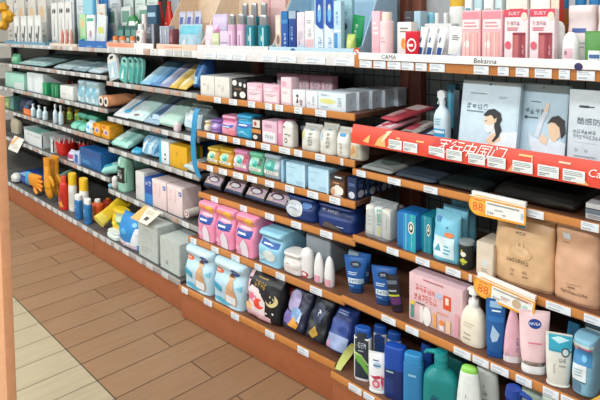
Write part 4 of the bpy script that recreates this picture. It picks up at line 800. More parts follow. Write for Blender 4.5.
row('D',2,[(317,347,91),(331,359.5,90.5),(344.5,372,90),(357.5,384.5,89.5),(371,397,89)],'cotton_box',wb,'','box','white cotton cartons at the shelf end',dd=[.012+.0665*i for i in range(5)],
    labels=['front one of the five white-blue cartons lined up at the shelf end','second from front of the five white-blue cartons at the shelf end','middle one of the five white-blue cartons at the shelf end','fourth from front of the five white-blue cartons at the shelf end','backmost of the five white-blue cartons by the brown post'])
# ================================================================== middle bay, third shelf
item('D',3,203,208.5,121,'cotton_bag',pouch(.06,'#d9cfc0',[('r',.1,.6,.9,.85,'#d9b36a'),('r',.2,.1,.8,.5,'#e3dfd8')],wr=.001,seal=False),'narrow cream packet with yellow top at the third shelf left end','packet',d=.02)
item('D',3,209.5,219.5,120,'sanitary_pack',pouch(.09,'#7d5aa0',[('e',.5,.55,.32,.25,'#9a7cbc'),('p',[(.3,.45),(.5,.75),(.7,.5)],'#c3b0da'),('r',.2,.1,.8,.2,'#b59bcf')],wr=.0012,seal=False,n=6,squash=1.),'purple soft pack on the third shelf','pack',d=.015)
item('D',3,220.5,234.5,116,'sanitary_pack',pouch(.09,'#e39ab4',[('r',.08,.66,.9,.9,'#d9709a'),('l',.15,.72,.8,.88,2,'#f2d8e2'),('p',[(.0,.44),(.5,.38),(1,.5),(1,.62),(.5,.52),(0,.58)],'#2f5fb0'),('l',.2,.4,.8,.5,1,'#e6ecf4'),('r',.5,.05,.95,.3,'#e57f8a')],wr=.0012,seal=False,n=6,squash=1.),'pink pack with a blue wave band, right of the purple pack','pack',d=.015)
item('D',3,235.5,251,115,'sanitary_pack',pouch(.09,'#2b9cc9',[('p',[(.05,.5),(.5,.44),(.95,.5),(.95,.66),(.5,.62),(.05,.66)],'#1c4f9c'),('l',.2,.52,.8,.62,1,'#d6e6f2'),('p',[(.1,.2),(.5,.36),(.9,.1),(.5,.24)],'#7cc8e2'),('l',.2,.75,.8,.85,1,'#a9dcec')],wr=.0015,seal=False,n=6,squash=1.),'bright blue pack with navy lettering band on the third shelf','pack',d=.015)
item('D',3,252,261,119,'cotton_bag',box(.08,'#2b2220',[('r',.1,.62,.9,.95,'#d9cfc6'),('e',.4,.78,.15,.1,'#b0495a'),('r',.0,.36,1,.54,'#c9803c'),('e',.4,.18,.25,.1,'#d5cfc8')]),'dark brown carton with orange band left of the pink-white pack','box',d=.018)
item('D',3,262,277,121,'cotton_bag',box(.09,'#dcb6c6',[('r',.1,.06,.9,.52,'#ece8ea'),('e',.5,.3,.36,.2,'#d9dce2'),('g',.22,.24,.8,.36,4,'#3f3f4b'),('l',.2,.7,.8,.85,2,'#c58ba4')],r=.006),'rosy box with a white oval label and dark characters','box',d=.015)
item('D',3,278,282.5,121,'cotton_bag',box(.09,'#d98aa6',[('r',.1,.5,.9,.9,'#e7b3c4')]),'thin pink packet between the rosy box and cotton swab tub','packet',d=.015)
item('D',3,284,297,121,'swab_tub',loft_item([(0,.96,.66,5),(.04,1,.7,5),(.8,.98,.68,5),(.88,.9,.62,4),(1,.55,.4,4)],.7,'#dfdbd5',[('e',.42,.25,.13,.1,'#4d4a4c'),('e',.42,.25,.08,.06,'#dfdbd5'),('l',.3,.45,.6,.55,1,'#6f6c74'),('e',.25,.78,.08,.05,'#8a7f76'),('l',.6,.4,.85,.55,1,'#a39fa0')]),'off-white rounded tub with a dark ring print on third shelf','tub',d=.015)
tis=lambda s,c,x: pouch(.08,c,[('gv',.5,.2,.72,.72,4,'#74767a'),('r',.08,.45,.24,.72,x),('l',.5,.78,.8,.84,1,'#5aa0cf')],wr=.003,seed=s,n=3.6,flatb=.9)
item('D',3,299.5,317,125,'tissue_packet',tis(3,'#d5d3cb','#cfcf7a'),'clear-wrapped white tissue packet with a yellow corner print','packet',d=.015,group='wrapped tissue packets')
item('D',3,318,334,124,'tissue_packet',tis(5,'#d8d6cb','#b9c9d6'),'cream wrapped tissue packet with upright grey characters','packet',d=.015,group='wrapped tissue packets')
item('D',3,335,347.5,128,'tissue_packet',pouch(.07,'#dddbd2',[('r',.3,.7,.75,.8,'#3f95cf'),('gv',.4,.15,.6,.55,3,'#8a8c90')],wr=.003,seed=7,n=3.6,flatb=.9),'white wrapped tissue packet with a small blue tab print','packet',d=.015,group='wrapped tissue packets')
item('D',3,348.5,361,130,'tissue_packet',pouch(.07,'#d2cfc0',[('r',.1,.1,.7,.5,'#cdb892'),('l',.2,.6,.7,.8,2,'#b9c3b0'),('p',[(.1,.1),(.6,.3),(.3,.5)],'#c98f5a')],wr=.003,seed=9,seal=False,n=3.4),'beige printed tissue packet at the third shelf right corner','packet',d=.004,group='wrapped tissue packets')
row('D',3,[(297,310,119),(312,325,121),(327,340,123)],'tissue_packet',pouch(.1,'#8f969c',[('p',[(.2,.3),(.5,.8),(.7,.3)],'#b3bac0')],wr=.006,seed=11,n=3),'{o} of three crinkled grey film packs behind the tissue packets','packet','crinkled grey film packs',d=.125)
item('D',3,250,266,112,'sanitary_pack',flat(.16,.06,'#1f6f9c',[('r',.1,.1,.9,.5,'#3f9cc4')],wr=.004),'dark blue soft pack lying at the back of the third shelf','pack',d=.16,h=.05,zoff=.006)
# ================================================================== middle bay, fourth shelf
def pant(c,c2,c3): return pouch(.10,c,[('e',.45,.55,.36,.22,c2),('e',.5,.5,.2,.13,'#2f9a8c'),('e',.36,.6,.12,.1,'#7cc9bd'),('r',.7,.45,.95,.75,c3),('l',.15,.24,.85,.31,1,'#3f4440'),('r',.05,.2,.95,.34,'#e6e4dc'),('g',.2,.22,.8,.31,5,'#3f4440')],wr=.001,seal=False,n=8,squash=1.)
item('D',4,206.5,217.5,148,'sanitary_pack',pant('#d9b53f','#e4d9a0','#c9873c'),'leftmost soft pack on the fourth shelf, mustard yellow with teal print','pack',d=.02,group='soft packs with teal prints')
item('D',4,218.5,231,150,'sanitary_pack',pant('#dfae2f','#b9d6b0','#c7893f'),'golden yellow soft pack with teal print beside the pink pack','pack',d=.02,group='soft packs with teal prints')
item('D',4,232.5,246.5,150.5,'sanitary_pack',pant('#e08cb4','#cfe0d6','#b53a50'),'pink soft pack with teal print between golden and mint packs','pack',d=.02,group='soft packs with teal prints')
item('D',4,248,261.5,153,'sanitary_pack',pant('#6fc9a2','#a9dcc4','#3f5f55'),'mint green soft pack with teal print','pack',d=.02,group='soft packs with teal prints')
item('D',4,263,279,155,'sanitary_pack',pant('#9fb3bd','#4fa392','#b7c3c8'),'grey-blue soft pack with dark green print, right of the mint pack','pack',d=.02,group='soft packs with teal prints')
item('D',4,281,283.5,160,'sanitary_pack',box(.09,'#9cc4dc'),'thin pale blue packet left of the big pale blue packs','packet',d=.02)
row('D',4,[(285,306,164),(308.5,328,167)],'cotton_pad_pack',box(.12,'#a9d0e4',[('r',.04,.03,.96,.97,'#b4d8ea'),('l',.1,.75,.6,.82,1,'#8fb9d0'),('l',.55,.1,.92,.25,3,'#86b3cc'),('l',.1,.4,.5,.5,2,'#a0c8de'),('r',.92,.0,1,1,'#c9e2ef')],r=.008),'{o} of two big pale blue packs on the fourth shelf','pack','big pale blue packs',d=.014)
row('D',4,[(278,296,155),(297,318,158)],'cotton_pad_pack',flat(.2,.05,'#4f94b4',[('r',.1,.2,.9,.7,'#7ab6cf')],wr=.004),'{o} of two blue soft packs lying behind the pale blue packs','pack','blue soft packs lying behind',d=.14,h=.06,zoff=.04)
item('D',4,330,344.5,175,'cat_print_box',box(.10,'#5d3a24',[('r',.0,.72,1,1,'#2a2b33'),('r',.35,.86,.8,.93,'#dfe0e2'),('r',.05,.5,.95,.72,'#6d4426'),('l',.25,.58,.8,.66,1,'#d9b08a'),('e',.42,.24,.34,.2,'#e9e2da'),('e',.72,.28,.22,.2,'#efeae4'),('e',.22,.2,.16,.16,'#d9a680'),('e',.55,.42,.2,.12,'#e6ded4'),('p',[(.1,.0),(.9,.0),(.6,.1)],'#cfd2d6')]),'brown box showing fluffy white shapes at the fourth shelf right end','box',d=.016)
row('D',4,[(347,356.5,176),(359,368.5,174),(371,380,172),(383,391.5,170)],'navy_pad_box',box(.058,'#1d3157',[('e',.5,.2,.34,.16,'#cdd3da'),('l',.2,.6,.85,.75,2,'#6f86ad')],decR=[('e',.5,.24,.34,.17,'#c9cfd8'),('e',.45,.62,.28,.2,'#2b4a78'),('g',.25,.55,.75,.66,3,'#93a7c8'),('l',.2,.78,.8,.88,1,'#5d78a6')]),'','box','navy boxes along the shelf end',dd=[.02,.088,.156,.224],
    labels=['front navy box with pale emblem at the fourth shelf right end','second from front of four navy boxes at the fourth shelf end','third from front of four navy boxes at the fourth shelf end','backmost of four navy boxes at the fourth shelf end'])
# ================================================================== middle bay, fifth shelf
ns=lambda s: pouch(.045,'#17181d',[('r',.06,.1,.94,.9,'#cdbcb2'),('e',.5,.72,.34,.16,'#1d2238'),('e',.5,.72,.22,.1,'#8fa0b5'),('e',.25,.5,.14,.1,'#d9c3b5'),('e',.8,.62,.1,.12,'#caa877'),('r',.15,.12,.9,.45,'#c3a6bd'),('e',.5,.3,.3,.12,'#3a1d26'),('e',.5,.29,.22,.08,'#d9d2d6'),('e',.18,.82,.1,.06,'#d8d3d0'),('e',.85,.85,.1,.06,'#d8d3d0'),('r',.0,.0,1,.07,'#1d2a52'),('e',.12,.4,.06,.05,'#2a1f26'),('p',[(.7,.5),(.82,.78),(.9,.5)],'#d9d3c6'),('e',.3,.18,.08,.05,'#e0c7b5')],wr=.0012,seed=s,seal=False,n=6,squash=1.)
row('D',5,[(200,219,171),(221,240.5,175),(242,262,179),(264,281.5,184)],'night_pad_pack',ns(1),'{o} of four black packs with pale purple picture prints','pack','black packs with picture prints',d=.022,lean=44,h=.132)
row('D',5,[(226,240,168),(244,260,172),(265,280,176)],'night_pad_pack',ns(4),'{o} of three dark packs in the second line of the fifth shelf','pack','black packs in the second line',d=.19,lean=20)
bl=pouch(.12,'#14336f',[('e',.36,.45,.3,.34,'#d5d9dc'),('e',.36,.45,.24,.27,'#c3c9cf'),('g',.2,.42,.5,.52,4,'#3a4a68'),('l',.25,.6,.5,.66,1,'#5f8fc4'),('p',[(.02,.7),(.12,.9),(.16,.6)],'#c9d3dc'),('e',.75,.7,.14,.14,'#5a86c4'),('p',[(0,.0),(.2,0),(.1,.25)],'#5d5550')],wr=.003,seed=3,seal=False,n=4)
item('D',5,283,313,197,'overnight_pants_pack',bl,'navy pack with a big pale round seal on the fifth shelf','pack',d=.015)
item('D',5,314.5,352,206,'overnight_pants_pack',pouch(.12,'#12306e',[('p',[(.12,.7),(.9,.55),(.92,.7),(.14,.86)],'#0f2658'),('g',.16,.68,.62,.79,7,'#cfd8e6'),('p',[(.2,.1),(.8,.04),(.6,.22),(.3,.34)],'#5d534c'),('l',.6,.2,.9,.28,1,'#aab4c4')],wr=.003,seed=6,seal=False,n=4),'navy pack with a dark lettered band, right of the round-seal pack','pack',d=.015)
# ================================================================== middle bay, sixth shelf
pp=pouch(.13,'#e88fb0',[('r',.0,.80,1,1,'#e58a6a'),('e',.72,.86,.26,.1,'#eeb13a'),('p',[(.0,.48),(.5,.44),(1,.5),(1,.68),(.5,.62),(0,.66)],'#1c4796'),('l',.2,.5,.85,.6,1,'#e3e9f2'),('r',.25,.66,.8,.73,'#f0c9d6'),('p',[(.4,.0),(.3,.25),(.5,.42),(.7,.28),(.75,.0)],'#dfd6df'),('p',[(.0,.1),(.25,.3),(.3,.1)],'#f0a0be'),('l',.1,.08,.4,.2,2,'#f2bfd2')],wr=.0015,seal=False,n=7,flatb=.97,squash=1.)
row('D',6,[(197,213.5,200),(214.5,232.5,206),(233.5,254,213)],'sanitary_pad_pack',pp,'{o} of three pink pad packs with yellow flower tops','pack','pink pad packs with yellow tops',d=.018)
item('D',6,266,273,219,'sanitary_pad_pack',box(.08,'#d65f9f',[('r',.0,.5,.3,.9,'#2a3f8a')],decR=[('r',.1,.1,.9,.9,'#dd78ae')]),'magenta pack with a purple corner behind the pink pad packs','pack',d=.12)
lb=pouch(.2,'#8ec3db',[('p',[(.12,.58),(.6,.52),(.9,.56),(.9,.7),(.5,.68),(.12,.74)],'#1c4f97'),('l',.25,.58,.8,.66,1,'#e3edf4'),('e',.55,.3,.26,.17,'#d8dfdd'),('p',[(.1,.05),(.4,.2),(.1,.3)],'#bfe0ec'),('l',.2,.8,.8,.88,1,'#dcebf2')],wr=.0015,seal=False,n=8,flatb=.97,squash=1.)
item('D',6,256.5,279.5,233,'diaper_pack',lb,'light blue pack with a navy wave label, right of the pink packs','pack',d=.018)
item('D',6,271,284,224,'diaper_pack',pouch(.15,'#7fbcd6',[('r',.1,.3,.9,.6,'#a9d6e6')],wr=.003,seal=False,n=5),'light blue soft pack at the back behind the navy wave pack','pack',d=.25)
wp=pouch(.09,'#d6d2cd',[('l',.55,.6,.9,.66,1,'#d99a9a'),('l',.2,.3,.9,.36,1,'#dba8a0'),('r',.3,.5,.42,.53,'#6a6a70')],wr=.003,seal=False,n=4)
item('D',6,281,299.5,254,'wet_wipes_pack',wp,'low white pack with faint pink lines left of lotion bottles','pack',d=.015)
item('D',6,306,331,236,'tissue_tub',box(.16,'#8a9196',[('r',.04,.05,.96,.95,'#9aa1a6')],decT=[('r',.1,.1,.9,.9,'#4b4f50')],r=.008),'grey box with a dark top behind the white-pink lotion bottles','box',d=.12)
lt=lambda: loft_item([(0,.9,.72,2.2),(.03,.96,.78,2.2),(.3,1,.8,2.2),(.7,.86,.66,2.2),(.92,.5,.4,2.2),(1,.15,.12,2)],.8,'#e6e3e2',[('r',.02,.02,.98,.26,'#e0a3b4')])
row('D',6,[(314,324.5,252),(325,334.5,257)],'lotion_bottle',lt(),'{o} of two slim white lotion bottles with pink lower ends','bottle','slim white and pink lotion bottles',d=.03)
item('D',6,301.5,314,248,'lotion_bottle',loft_item([(0,.9,.7,2.4),(.03,.98,.76,2.4),(.75,1,.76,2.4),(.93,.8,.6,2.2),(1,.4,.3,2)],.76,'#e3e1e0',[('e',.5,.14,.34,.1,'#b53a45'),('e',.5,.14,.2,.06,'#e9dcd8'),('r',.2,.02,.8,.05,'#b53a45')]),'white lotion bottle with a red emblem near its foot','bottle',d=.03)
# ================================================================== middle bay, base shelf
dp=pouch(.16,'#b9d7e4',[('r',.0,.78,1,.97,'#cfe3ec'),('e',.16,.72,.17,.06,'#e36a3a'),('l',.06,.69,.3,.75,1,'#f3e3d8'),('e',.72,.8,.13,.09,'#1b4fa0'),('l',.64,.78,.8,.82,1,'#dfe8f2'),('p',[(.45,.08),(.5,.4),(.55,.58),(.62,.66),(.7,.58),(.78,.42),(.85,.2),(.8,.06)],'#cfa27c'),('e',.62,.68,.1,.07,'#d9b08c'),('p',[(.55,.72),(.62,.78),(.7,.72),(.7,.68),(.55,.68)],'#5b4334'),('p',[(.5,.12),(.62,.1),(.8,.1),(.8,.26),(.5,.28)],'#e6e8ea'),('p',[(.05,.34),(.35,.28),(.35,.42),(.05,.48)],'#3a9fc0'),('p',[(.0,.1),(.4,.02),(.7,.08),(.3,.16)],'#57aecb'),('p',[(.8,.5),(1,.58),(1,.44)],'#7cc0d6')],wr=.002,seal=False,n=6,flatb=.97,squash=1.)
row('D',7,[(182,211,246),(213,240,258)],'diaper_pack',dp,'{o} of two pale blue diaper packs picturing a baby','pack','pale blue diaper packs',d=.014)
bm_=pouch(.09,'#17171b',[('p',[(.0,.02),(.65,.02),(.62,.4),(.4,.62),(.2,.66),(.04,.5)],'#e6d3d3'),('p',[(.0,.3),(.12,.5),(.16,.95),(.02,.9)],'#dcb3b8'),('e',.26,.42,.12,.1,'#e07a94'),('e',.46,.33,.14,.11,'#df4a34'),('e',.14,.2,.1,.08,'#e3b27a'),('r',.02,.02,.8,.12,'#d9a9b2'),('g',.28,.66,.62,.78,4,'#b08a3a'),('r',.3,.84,.6,.865,'#8f7438'),('e',.8,.5,.15,.13,'#d9c98f'),('e',.755,.545,.13,.115,'#17171b'),('e',.86,.24,.03,.02,'#d9d9d9'),('e',.68,.2,.03,.02,'#d9d9d9')],wr=.004,seed=4,n=4)
item('D',7,243,277,270,'sleep_pants_bag',bm_,'black bag with pink-white cloud shapes and a gold crescent','bag',d=.02,lean=5)
item('D',7,281,293,290,'sleep_pants_bag',pouch(.07,'#d9503f',[('r',.1,.75,.9,.95,'#e58a86'),('r',.1,.3,.9,.5,'#2a2025')],wr=.003,seal=False),'small coral pouch peeping out behind the black cloud bag','bag',d=.12)
def nb(c,s,ex): return pouch(.065,c,ex,wr=.007,seed=s,n=3)
item('D',7,279,300,295,'night_pants_bag',nb('#232640',2,[('e',.35,.55,.3,.22,'#a79cc0'),('p',[(.0,.1),(.5,.05),(.4,.3),(.0,.35)],'#6a5a9c'),('e',.6,.3,.25,.14,'#7f9fc9'),('p',[(.35,.05),(.5,.25),(.8,.12),(.7,.02)],'#d9953a'),('p',[(.7,.2),(.85,.4),(.8,.15)],'#d3dbe6')]),'purple-navy crinkled bag with an orange crescent on the base shelf','bag',d=.022,lean=27,group='crinkled dark bags on the base shelf')
item('D',7,301.5,321,303,'night_pants_bag',nb('#14161d',5,[('e',.5,.5,.3,.2,'#2a3148'),('e',.55,.5,.08,.07,'#cfd3da'),('p',[(.3,.1),(.5,.25),(.7,.12),(.5,.02)],'#b08a35'),('p',[(.6,.4),(.9,.7),(.7,.3)],'#3a4668')]),'glossy black crinkled bag with a gold patch on the base shelf','bag',d=.022,lean=27,group='crinkled dark bags on the base shelf')
item('D',7,322,343,318,'night_pants_bag',nb('#1a2f6a',8,[('r',.05,.02,.95,.3,'#8f9cc0'),('r',.0,.3,1,.6,'#243f86'),('l',.2,.7,.8,.8,2,'#8a9bc8'),('p',[(.1,.05),(.3,.02),(.2,.2)],'#c98aa8')]),'blue bag fading to pale blue at its foot, on base shelf','bag',d=.014,lean=30,group='crinkled dark bags on the base shelf')
row('D',7,[(277,300,292),(303,326,303)],'night_pants_bag',nb('#16223f',11,[('e',.4,.5,.2,.1,'#2f4a7c'),('l',.3,.7,.6,.75,1,'#7a6a3a')]),'{o} of two navy bags in the shadow of the second line','bag','navy bags in the second line',d=.2,lean=4)
# ================================================================== mint-cloth bay (second from the post side): top shelf trays
tray('C',107,154,.27,.03,.10,'#e6a184','#e9c6ac','orange and white lipped display tray of bottles, top shelf',[('l',.05,.2,.5,.8,3,'#e3765a'),('r',.62,.0,1,1,'#e9e3e0')],sides=(1,0))
tray('C',157,197,.27,.03,.34,'#e8c2ac','#e3c9ac','peach-sided display tray of clear packs, top shelf',[('l',.2,.3,.7,.7,1,'#d98d74')])
trig=lambda c,lab: loft_item([(0,.9,.5,3),(.04,1,.56,3),(.5,1,.56,2.8),(.72,.7,.46,2.6),(.9,.35,.3,2.2),(1,.3,.3,2)],.56,c,[('r',.2,.2,.85,.34,lab),('l',.25,.4,.8,.55,2,'#e8a091')])
row('C',1,[(156,165,2),(166,174,1)],'detergent_bottle',trig('#cf2d1c','#ece7e2'),'{o} of two red bottles with tapered necks on top shelf','bottle','red tapered bottles',d=.19,zoff=Z1)
item('C',1,147.5,157,5,'brush_pack',box(.03,'#1d4a66',[('r',.1,.72,.9,.82,'#9cc0d0'),('r',.1,.1,.9,.5,'#153a52')]),'dark teal-blue pack left of the red bottles','packet',d=.13,zoff=Z1)
item('C',1,146.5,154.5,24,'razor_pack',box(.03,'#4a4e58',[('g',.1,.55,.6,.85,2,'#b9bec8'),('r',.0,.2,1,.4,'#22252c'),('r',.7,.0,1,1,'#8d94a2')]),'grey and black pack right of the red-lettered white bottle','packet',d=.03,zoff=Z1)
row('C',1,[(160,164,26),(164.5,169,26)],'razor_pack',box(.04,'#a3a9b6',[('r',.5,.05,.7,.95,'#7d8494'),('r',.1,.6,.4,.8,'#c9cdd6')]),'{o} of two silver grey packs beside the peach tray side','packet','silver grey packs',d=.03,zoff=Z1)
item('C',1,169.5,173,29,'comb_pack',box(.04,'#7d3f46',[('e',.5,.5,.35,.2,'#a86a70')]),'narrow maroon pack at the foot of the peach tray side','packet',d=.02,zoff=Z1)
item('C',1,137,146,24,'cleaner_bottle',bottle('#e2e0de','#dfe3e4',[('g',.15,.62,.85,.74,3,'#cf4a42'),('e',.5,.38,.25,.12,'#2d3138'),('r',.1,.1,.9,.16,'#b9bcc0')],ratio=.6,capw=.6,capf=.22),'white bottle with red lettering and a dark round print','bottle',d=.03,zoff=Z1)
item('C',1,127,141,15,'cleaner_bottle',loft_item([(0,.7,.4,2.4),(.1,.9,.5,2.4),(.6,1,.5,2.4),(.85,.7,.4,2.2),(1,.3,.2,2)],.5,'#1d7a3c',[('r',.5,.5,.95,.8,'#dfe0dc')]),'green bottle behind the red-lettered white bottle','bottle',d=.12,zoff=Z1)
item('C',1,140,150,14,'cleaner_bottle',bottle('#dcd4d2','#e6e2e0',[],ratio=.7,capw=.5,capf=.3),'plain white bottle behind the grey and black pack','bottle',d=.14,zoff=Z1)
row('C',1,[(118,124,26),(125,131,25),(131.5,137,26)],'balm_carton',box(.03,'#2a5a55',[('r',.1,.5,.9,.8,'#5c8f88'),('e',.5,.3,.3,.12,'#b9c9c2')]),'{o} of three dark green cartons behind the small jars','box','dark green cartons',d=.1,zoff=Z1)
row('C',1,[(113,119,36),(121,126,37),(130,136.5,35)],'balm_jar',jar('#dfd6cc','#e8824a',[('r',.2,.2,.8,.6,'#c9b9a8')],capf=.4),'{o} of three small white jars with orange lids in front','jar','small orange lidded jars',d=.025,zoff=Z1)
row('C',1,[(108,116,18),(120,133,5),(141,147,-3)],'brush_pack',box(.02,'#cfd3cf',[('r',.1,.6,.9,.9,'#6f9a86'),('p',[(.1,.1),(.5,.5),(.9,.2)],'#8fa9b0')]),'','packet','pale packs at the back',d=.2,zoff=Z1,labels=['pale pack with green top behind the blue-lipped tray end','pale pack with green top above the dark green cartons','pale pack with green top near the picture top, above white bottles'])
item('C',1,176,198,24,'wipes_pack',pouch(.06,'#9fc0cf',[('r',.1,.6,.95,.92,'#5fb3c4'),('p',[(.2,.1),(.4,.5),(.5,.1)],'#d3dfe6'),('p',[(.5,.15),(.65,.5),(.9,.2)],'#b7cfdb')],wr=.003,seed=3),'pale blue pack with a turquoise header in the peach-sided tray','pack',d=.03,zoff=Z1)
row('C',1,[(178,184,14),(185,192,11),(193,200,9)],'wipes_pack',pouch(.03,'#b9bccb',[('r',.3,.65,.8,.85,'#3f59a0'),('r',.2,.2,.8,.45,'#8f90ac'),('p',[(.5,.2),(.6,.8),(.8,.3)],'#c96a80')],wr=.002),'{o} of three clear lilac packs behind the turquoise-topped pack','pack','clear lilac packs',d=.12,zoff=Z1)
row('C',1,[(180,188,-10),(192,200,-12)],'cosmetic_box',box(.03,'#8a6440',[('e',.5,.3,.3,.1,'#3a2a1c')]),'{o} of two brown cartons at the back of the peach-sided tray','box','brown cartons at the back',d=.31,zoff=Z1)
# ---- second shelf: hanging packs leaning over
def hook_pack(c,c2):
    def fn(w,h):
        mb=MB(); mb.prism([(-w/2,0),(w/2,0),(w/2,h*.72),(w*.42,h*.9),(w*.2,h),(-w*.2,h),(-w*.42,h*.9),(-w/2,h*.72)],-.008,.008,c)
        prints(mb,FlatFront(-.008),w,h,[('r',.08,.03,.92,.66,c2),('e',.5,.86,.22,.06,'#26282b'),('p',[(.2,.1),(.5,.6),(.6,.1)],'#d9ebe8')]); return [('card',mb,None)]
    return .016,None,fn
row('C',2,[(110,119,56),(115.5,125,55)],'glove_card',hook_pack('#d3d3d0','#a9c3d3'),'{o} of two white cards with dark hang holes at the second grey rail','packet','white cards with hang holes',dd=[.012,.06],roll=-14)
row('C',2,[(119,126,58),(125,132,58),(130,137,58),(135,141,60)],'scrub_pack',hook_pack('#7fbfb4','#3fa39c'),'{o} of four mint to teal cards leaning on the second shelf','packet','mint to teal leaning cards',dd=[.015,.03,.045,.06],roll=14)
for i,(u0,u1,c,c2,lb) in enumerate([(138,148,'#7fb3cf','#b9d6e2','pale blue sheet pack lying beside the teal cards'),(147,158,'#3f77a8','#86add0','mid blue sheet pack lying on the second shelf'),(157,167,'#7f86a8','#b9bdd0','grey-violet sheet pack lying left of the yellow sheets'),(167,175,'#c9a23a','#e8d39a','front yellow sheet pack lying on the second grey shelf'),(175.5,184,'#d8b04f','#efe0b4','right yellow sheet pack lying beside the dark blue pack')]):
    item('C',2,u0,u1,0,'sheet_pack',flat(.22,.02,c,[('r',.1,.06,.5,.9,c2),('r',.6,.1,.7,.9,c2)],wr=.002,seed=i),lb,'packet',d=.012,h=.02,lean=-33,rz=0,group='sheet packs fanned on the second grey shelf')
item('C',2,189.5,200,58,'sponge_pack',pouch(.10,'#1f4f8f',[('p',[(.1,.1),(.5,.9),(.6,.9),(.3,.1)],'#2f74b4'),('p',[(.5,.1),(.8,.9),(.9,.85),(.7,.1)],'#3b86c2'),('r',.0,.0,.3,.5,'#c9d6dd'),('r',.3,.08,.6,.3,'#9fc3d6')],wr=.003),'dark blue streaked pack left of the off-white cartons','pack',d=.05,lean=14)
# ---- third shelf
item('C',3,111,126,0,'mop_cloth_pack',flat(.27,.02,'#cfd4d6',[('e',.6,.2,.2,.08,'#3f9cc0'),('p',[(.5,.2),(.7,.2),(.8,.8),(.7,.82)],'#4f8fb4'),('r',.1,.1,.3,.6,'#e3e6e7')],wr=.001),'white pack picturing a blue brush sloping on the third shelf','packet',d=.012,h=.02,lean=-30,rz=0,group='sloping packs on the third grey shelf')
item('C',3,127,141,0,'mop_cloth_pack',flat(.27,.03,'#bfdcd6',[('r',.1,.05,.8,.4,'#d3e6e2'),('e',.4,.1,.2,.04,'#8a7a70')],wr=.002),'pale mint pack sloping beside the blue brush pack','packet',d=.012,h=.03,lean=-32,rz=0,group='sloping packs on the third grey shelf')
item('C',3,142,157,0,'mop_cloth_pack',flat(.27,.03,'#8fa9bb',[('p',[(.1,.1),(.6,.1),(.8,.9),(.6,.9)],'#4f6a8a'),('e',.4,.15,.3,.08,'#b9d3e0'),('r',.7,.1,.95,.8,'#c3d0d8')],wr=.002),'grey-blue pack sloping left of the mint block','packet',d=.012,h=.03,lean=-30,rz=0,group='sloping packs on the third grey shelf')
item('C',3,158.5,175,0,'towel_block',flat(.3,.06,'#b4d2c4',[('l',.3,.45,.6,.5,1,'#8fb0a4')],wr=.001),'pale mint slab sloping on the third grey shelf','towel',d=.014,h=.06,lean=-26,rz=0)
item('C',3,174,181,122,'cleaning_sponge',loft_item([(0,.9,.6,3),(.3,1,.7,3),(.8,.95,.65,3),(1,.5,.3,2.4)],.7,'#dcc9c9'),'small pinkish bundle in front of the clear bag','sponge',d=.015)
item('C',3,180,200,106,'clear_bag',pouch(.16,'#c3d0d4c',[('r',.1,.2,.9,.7,'#c9dbe3'),('r',.3,.5,.7,.8,'#dfe6e8')],wr=.006,seed=2),'big clear bag of white goods beside the blue strap','bag',d=.05)
mb=MB(); z0=.685; x=col_x(194,-.03,.8); pts=[(.0,.02,.31),(.008,.0,.285),(.0,-.004,.22),(-.008,-.006,.15),(-.008,-.006,.08),(.004,-.004,.02),(.03,0,-.03)]
vs=[]
for p in pts: vs+=[(p[0]-.021,p[1],p[2]),(p[0]+.021,p[1],p[2]),(p[0]-.021,p[1]+.002,p[2]),(p[0]+.021,p[1]+.002,p[2])]
fs=[(0,2,3,1),(24,25,27,26)]
for i in range(6):
    k=i*4; fs+=[(k,k+1,k+5,k+4),(k+3,k+2,k+6,k+7),(k+2,k,k+4,k+6),(k+1,k+3,k+7,k+5)]
mb.add(vs,fs,'#2389b8'); o=mb.build('hanging_strap'); tag(o,'bright blue strap hanging down in front of the third grey rail','strap'); o.location=(x,-.024,z0)
# ---- fourth shelf
item('C',4,111,127,0,'cloth_pack',flat(.26,.05,'#9fcfc4',[('r',.1,.1,.5,.9,'#c3e2da'),('r',.6,.1,.8,.9,'#7fb8ac')],wr=.003),'mint folded cloth pack sloping at the left of the fourth shelf','packet',d=.012,h=.05,lean=-24,rz=0,group='cloth packs on the fourth grey shelf')
item('C',4,129,137,149,'cloth_pack',pouch(.09,'#3f9fc4',[('p',[(.2,.1),(.5,.8),(.7,.2)],'#7cc4da')],wr=.004),'small turquoise pouch between mint and streaked cloth packs','packet',d=.014,group='cloth packs on the fourth grey shelf')
item('C',4,138,156,137,'cloth_pack',pouch(.12,'#7fb0cc',[('p',[(.1,.1),(.4,.85),(.5,.85),(.3,.1)],'#d3e2ea'),('p',[(.5,.1),(.7,.8),(.78,.8),(.7,.1)],'#c3d9e6'),('p',[(.8,.1),(.9,.7),(.95,.3)],'#2f6f9c')],wr=.005,seed=2),'blue and white streaked cloth bag on the fourth grey shelf','bag',d=.016,lean=8,group='cloth packs on the fourth grey shelf')
item('C',4,159.5,169,141,'glove_box',box(.10,'#dfe6e8',[('r',.0,.0,.22,1,'#3fa6cc'),('e',.62,.42,.08,.05,'#2b2f33'),('e',.62,.22,.08,.05,'#2b2f33')]),'white carton with a turquoise spine and two dark dots','box',d=.016)
item('C',4,170,187,146,'glove_box',box(.10,'#dca51a',[('l',.35,.55,.5,.75,2,'#b07f14'),('l',.6,.1,.9,.3,2,'#c28f17')],decR=[('r',.3,.03,.5,.97,'#d9ddd6'),('r',.6,.03,.8,.97,'#3f6f5c')]),'bright yellow box on the fourth grey shelf','box',d=.014)
item('C',4,193,206,140,'cleaning_bag',pouch(.14,'#175a94',[('p',[(.2,.1),(.5,.7),(.6,.2)],'#2f7fb8')],wr=.007,seed=4),'crumpled deep blue bag right of the yellow box','bag',d=.13)
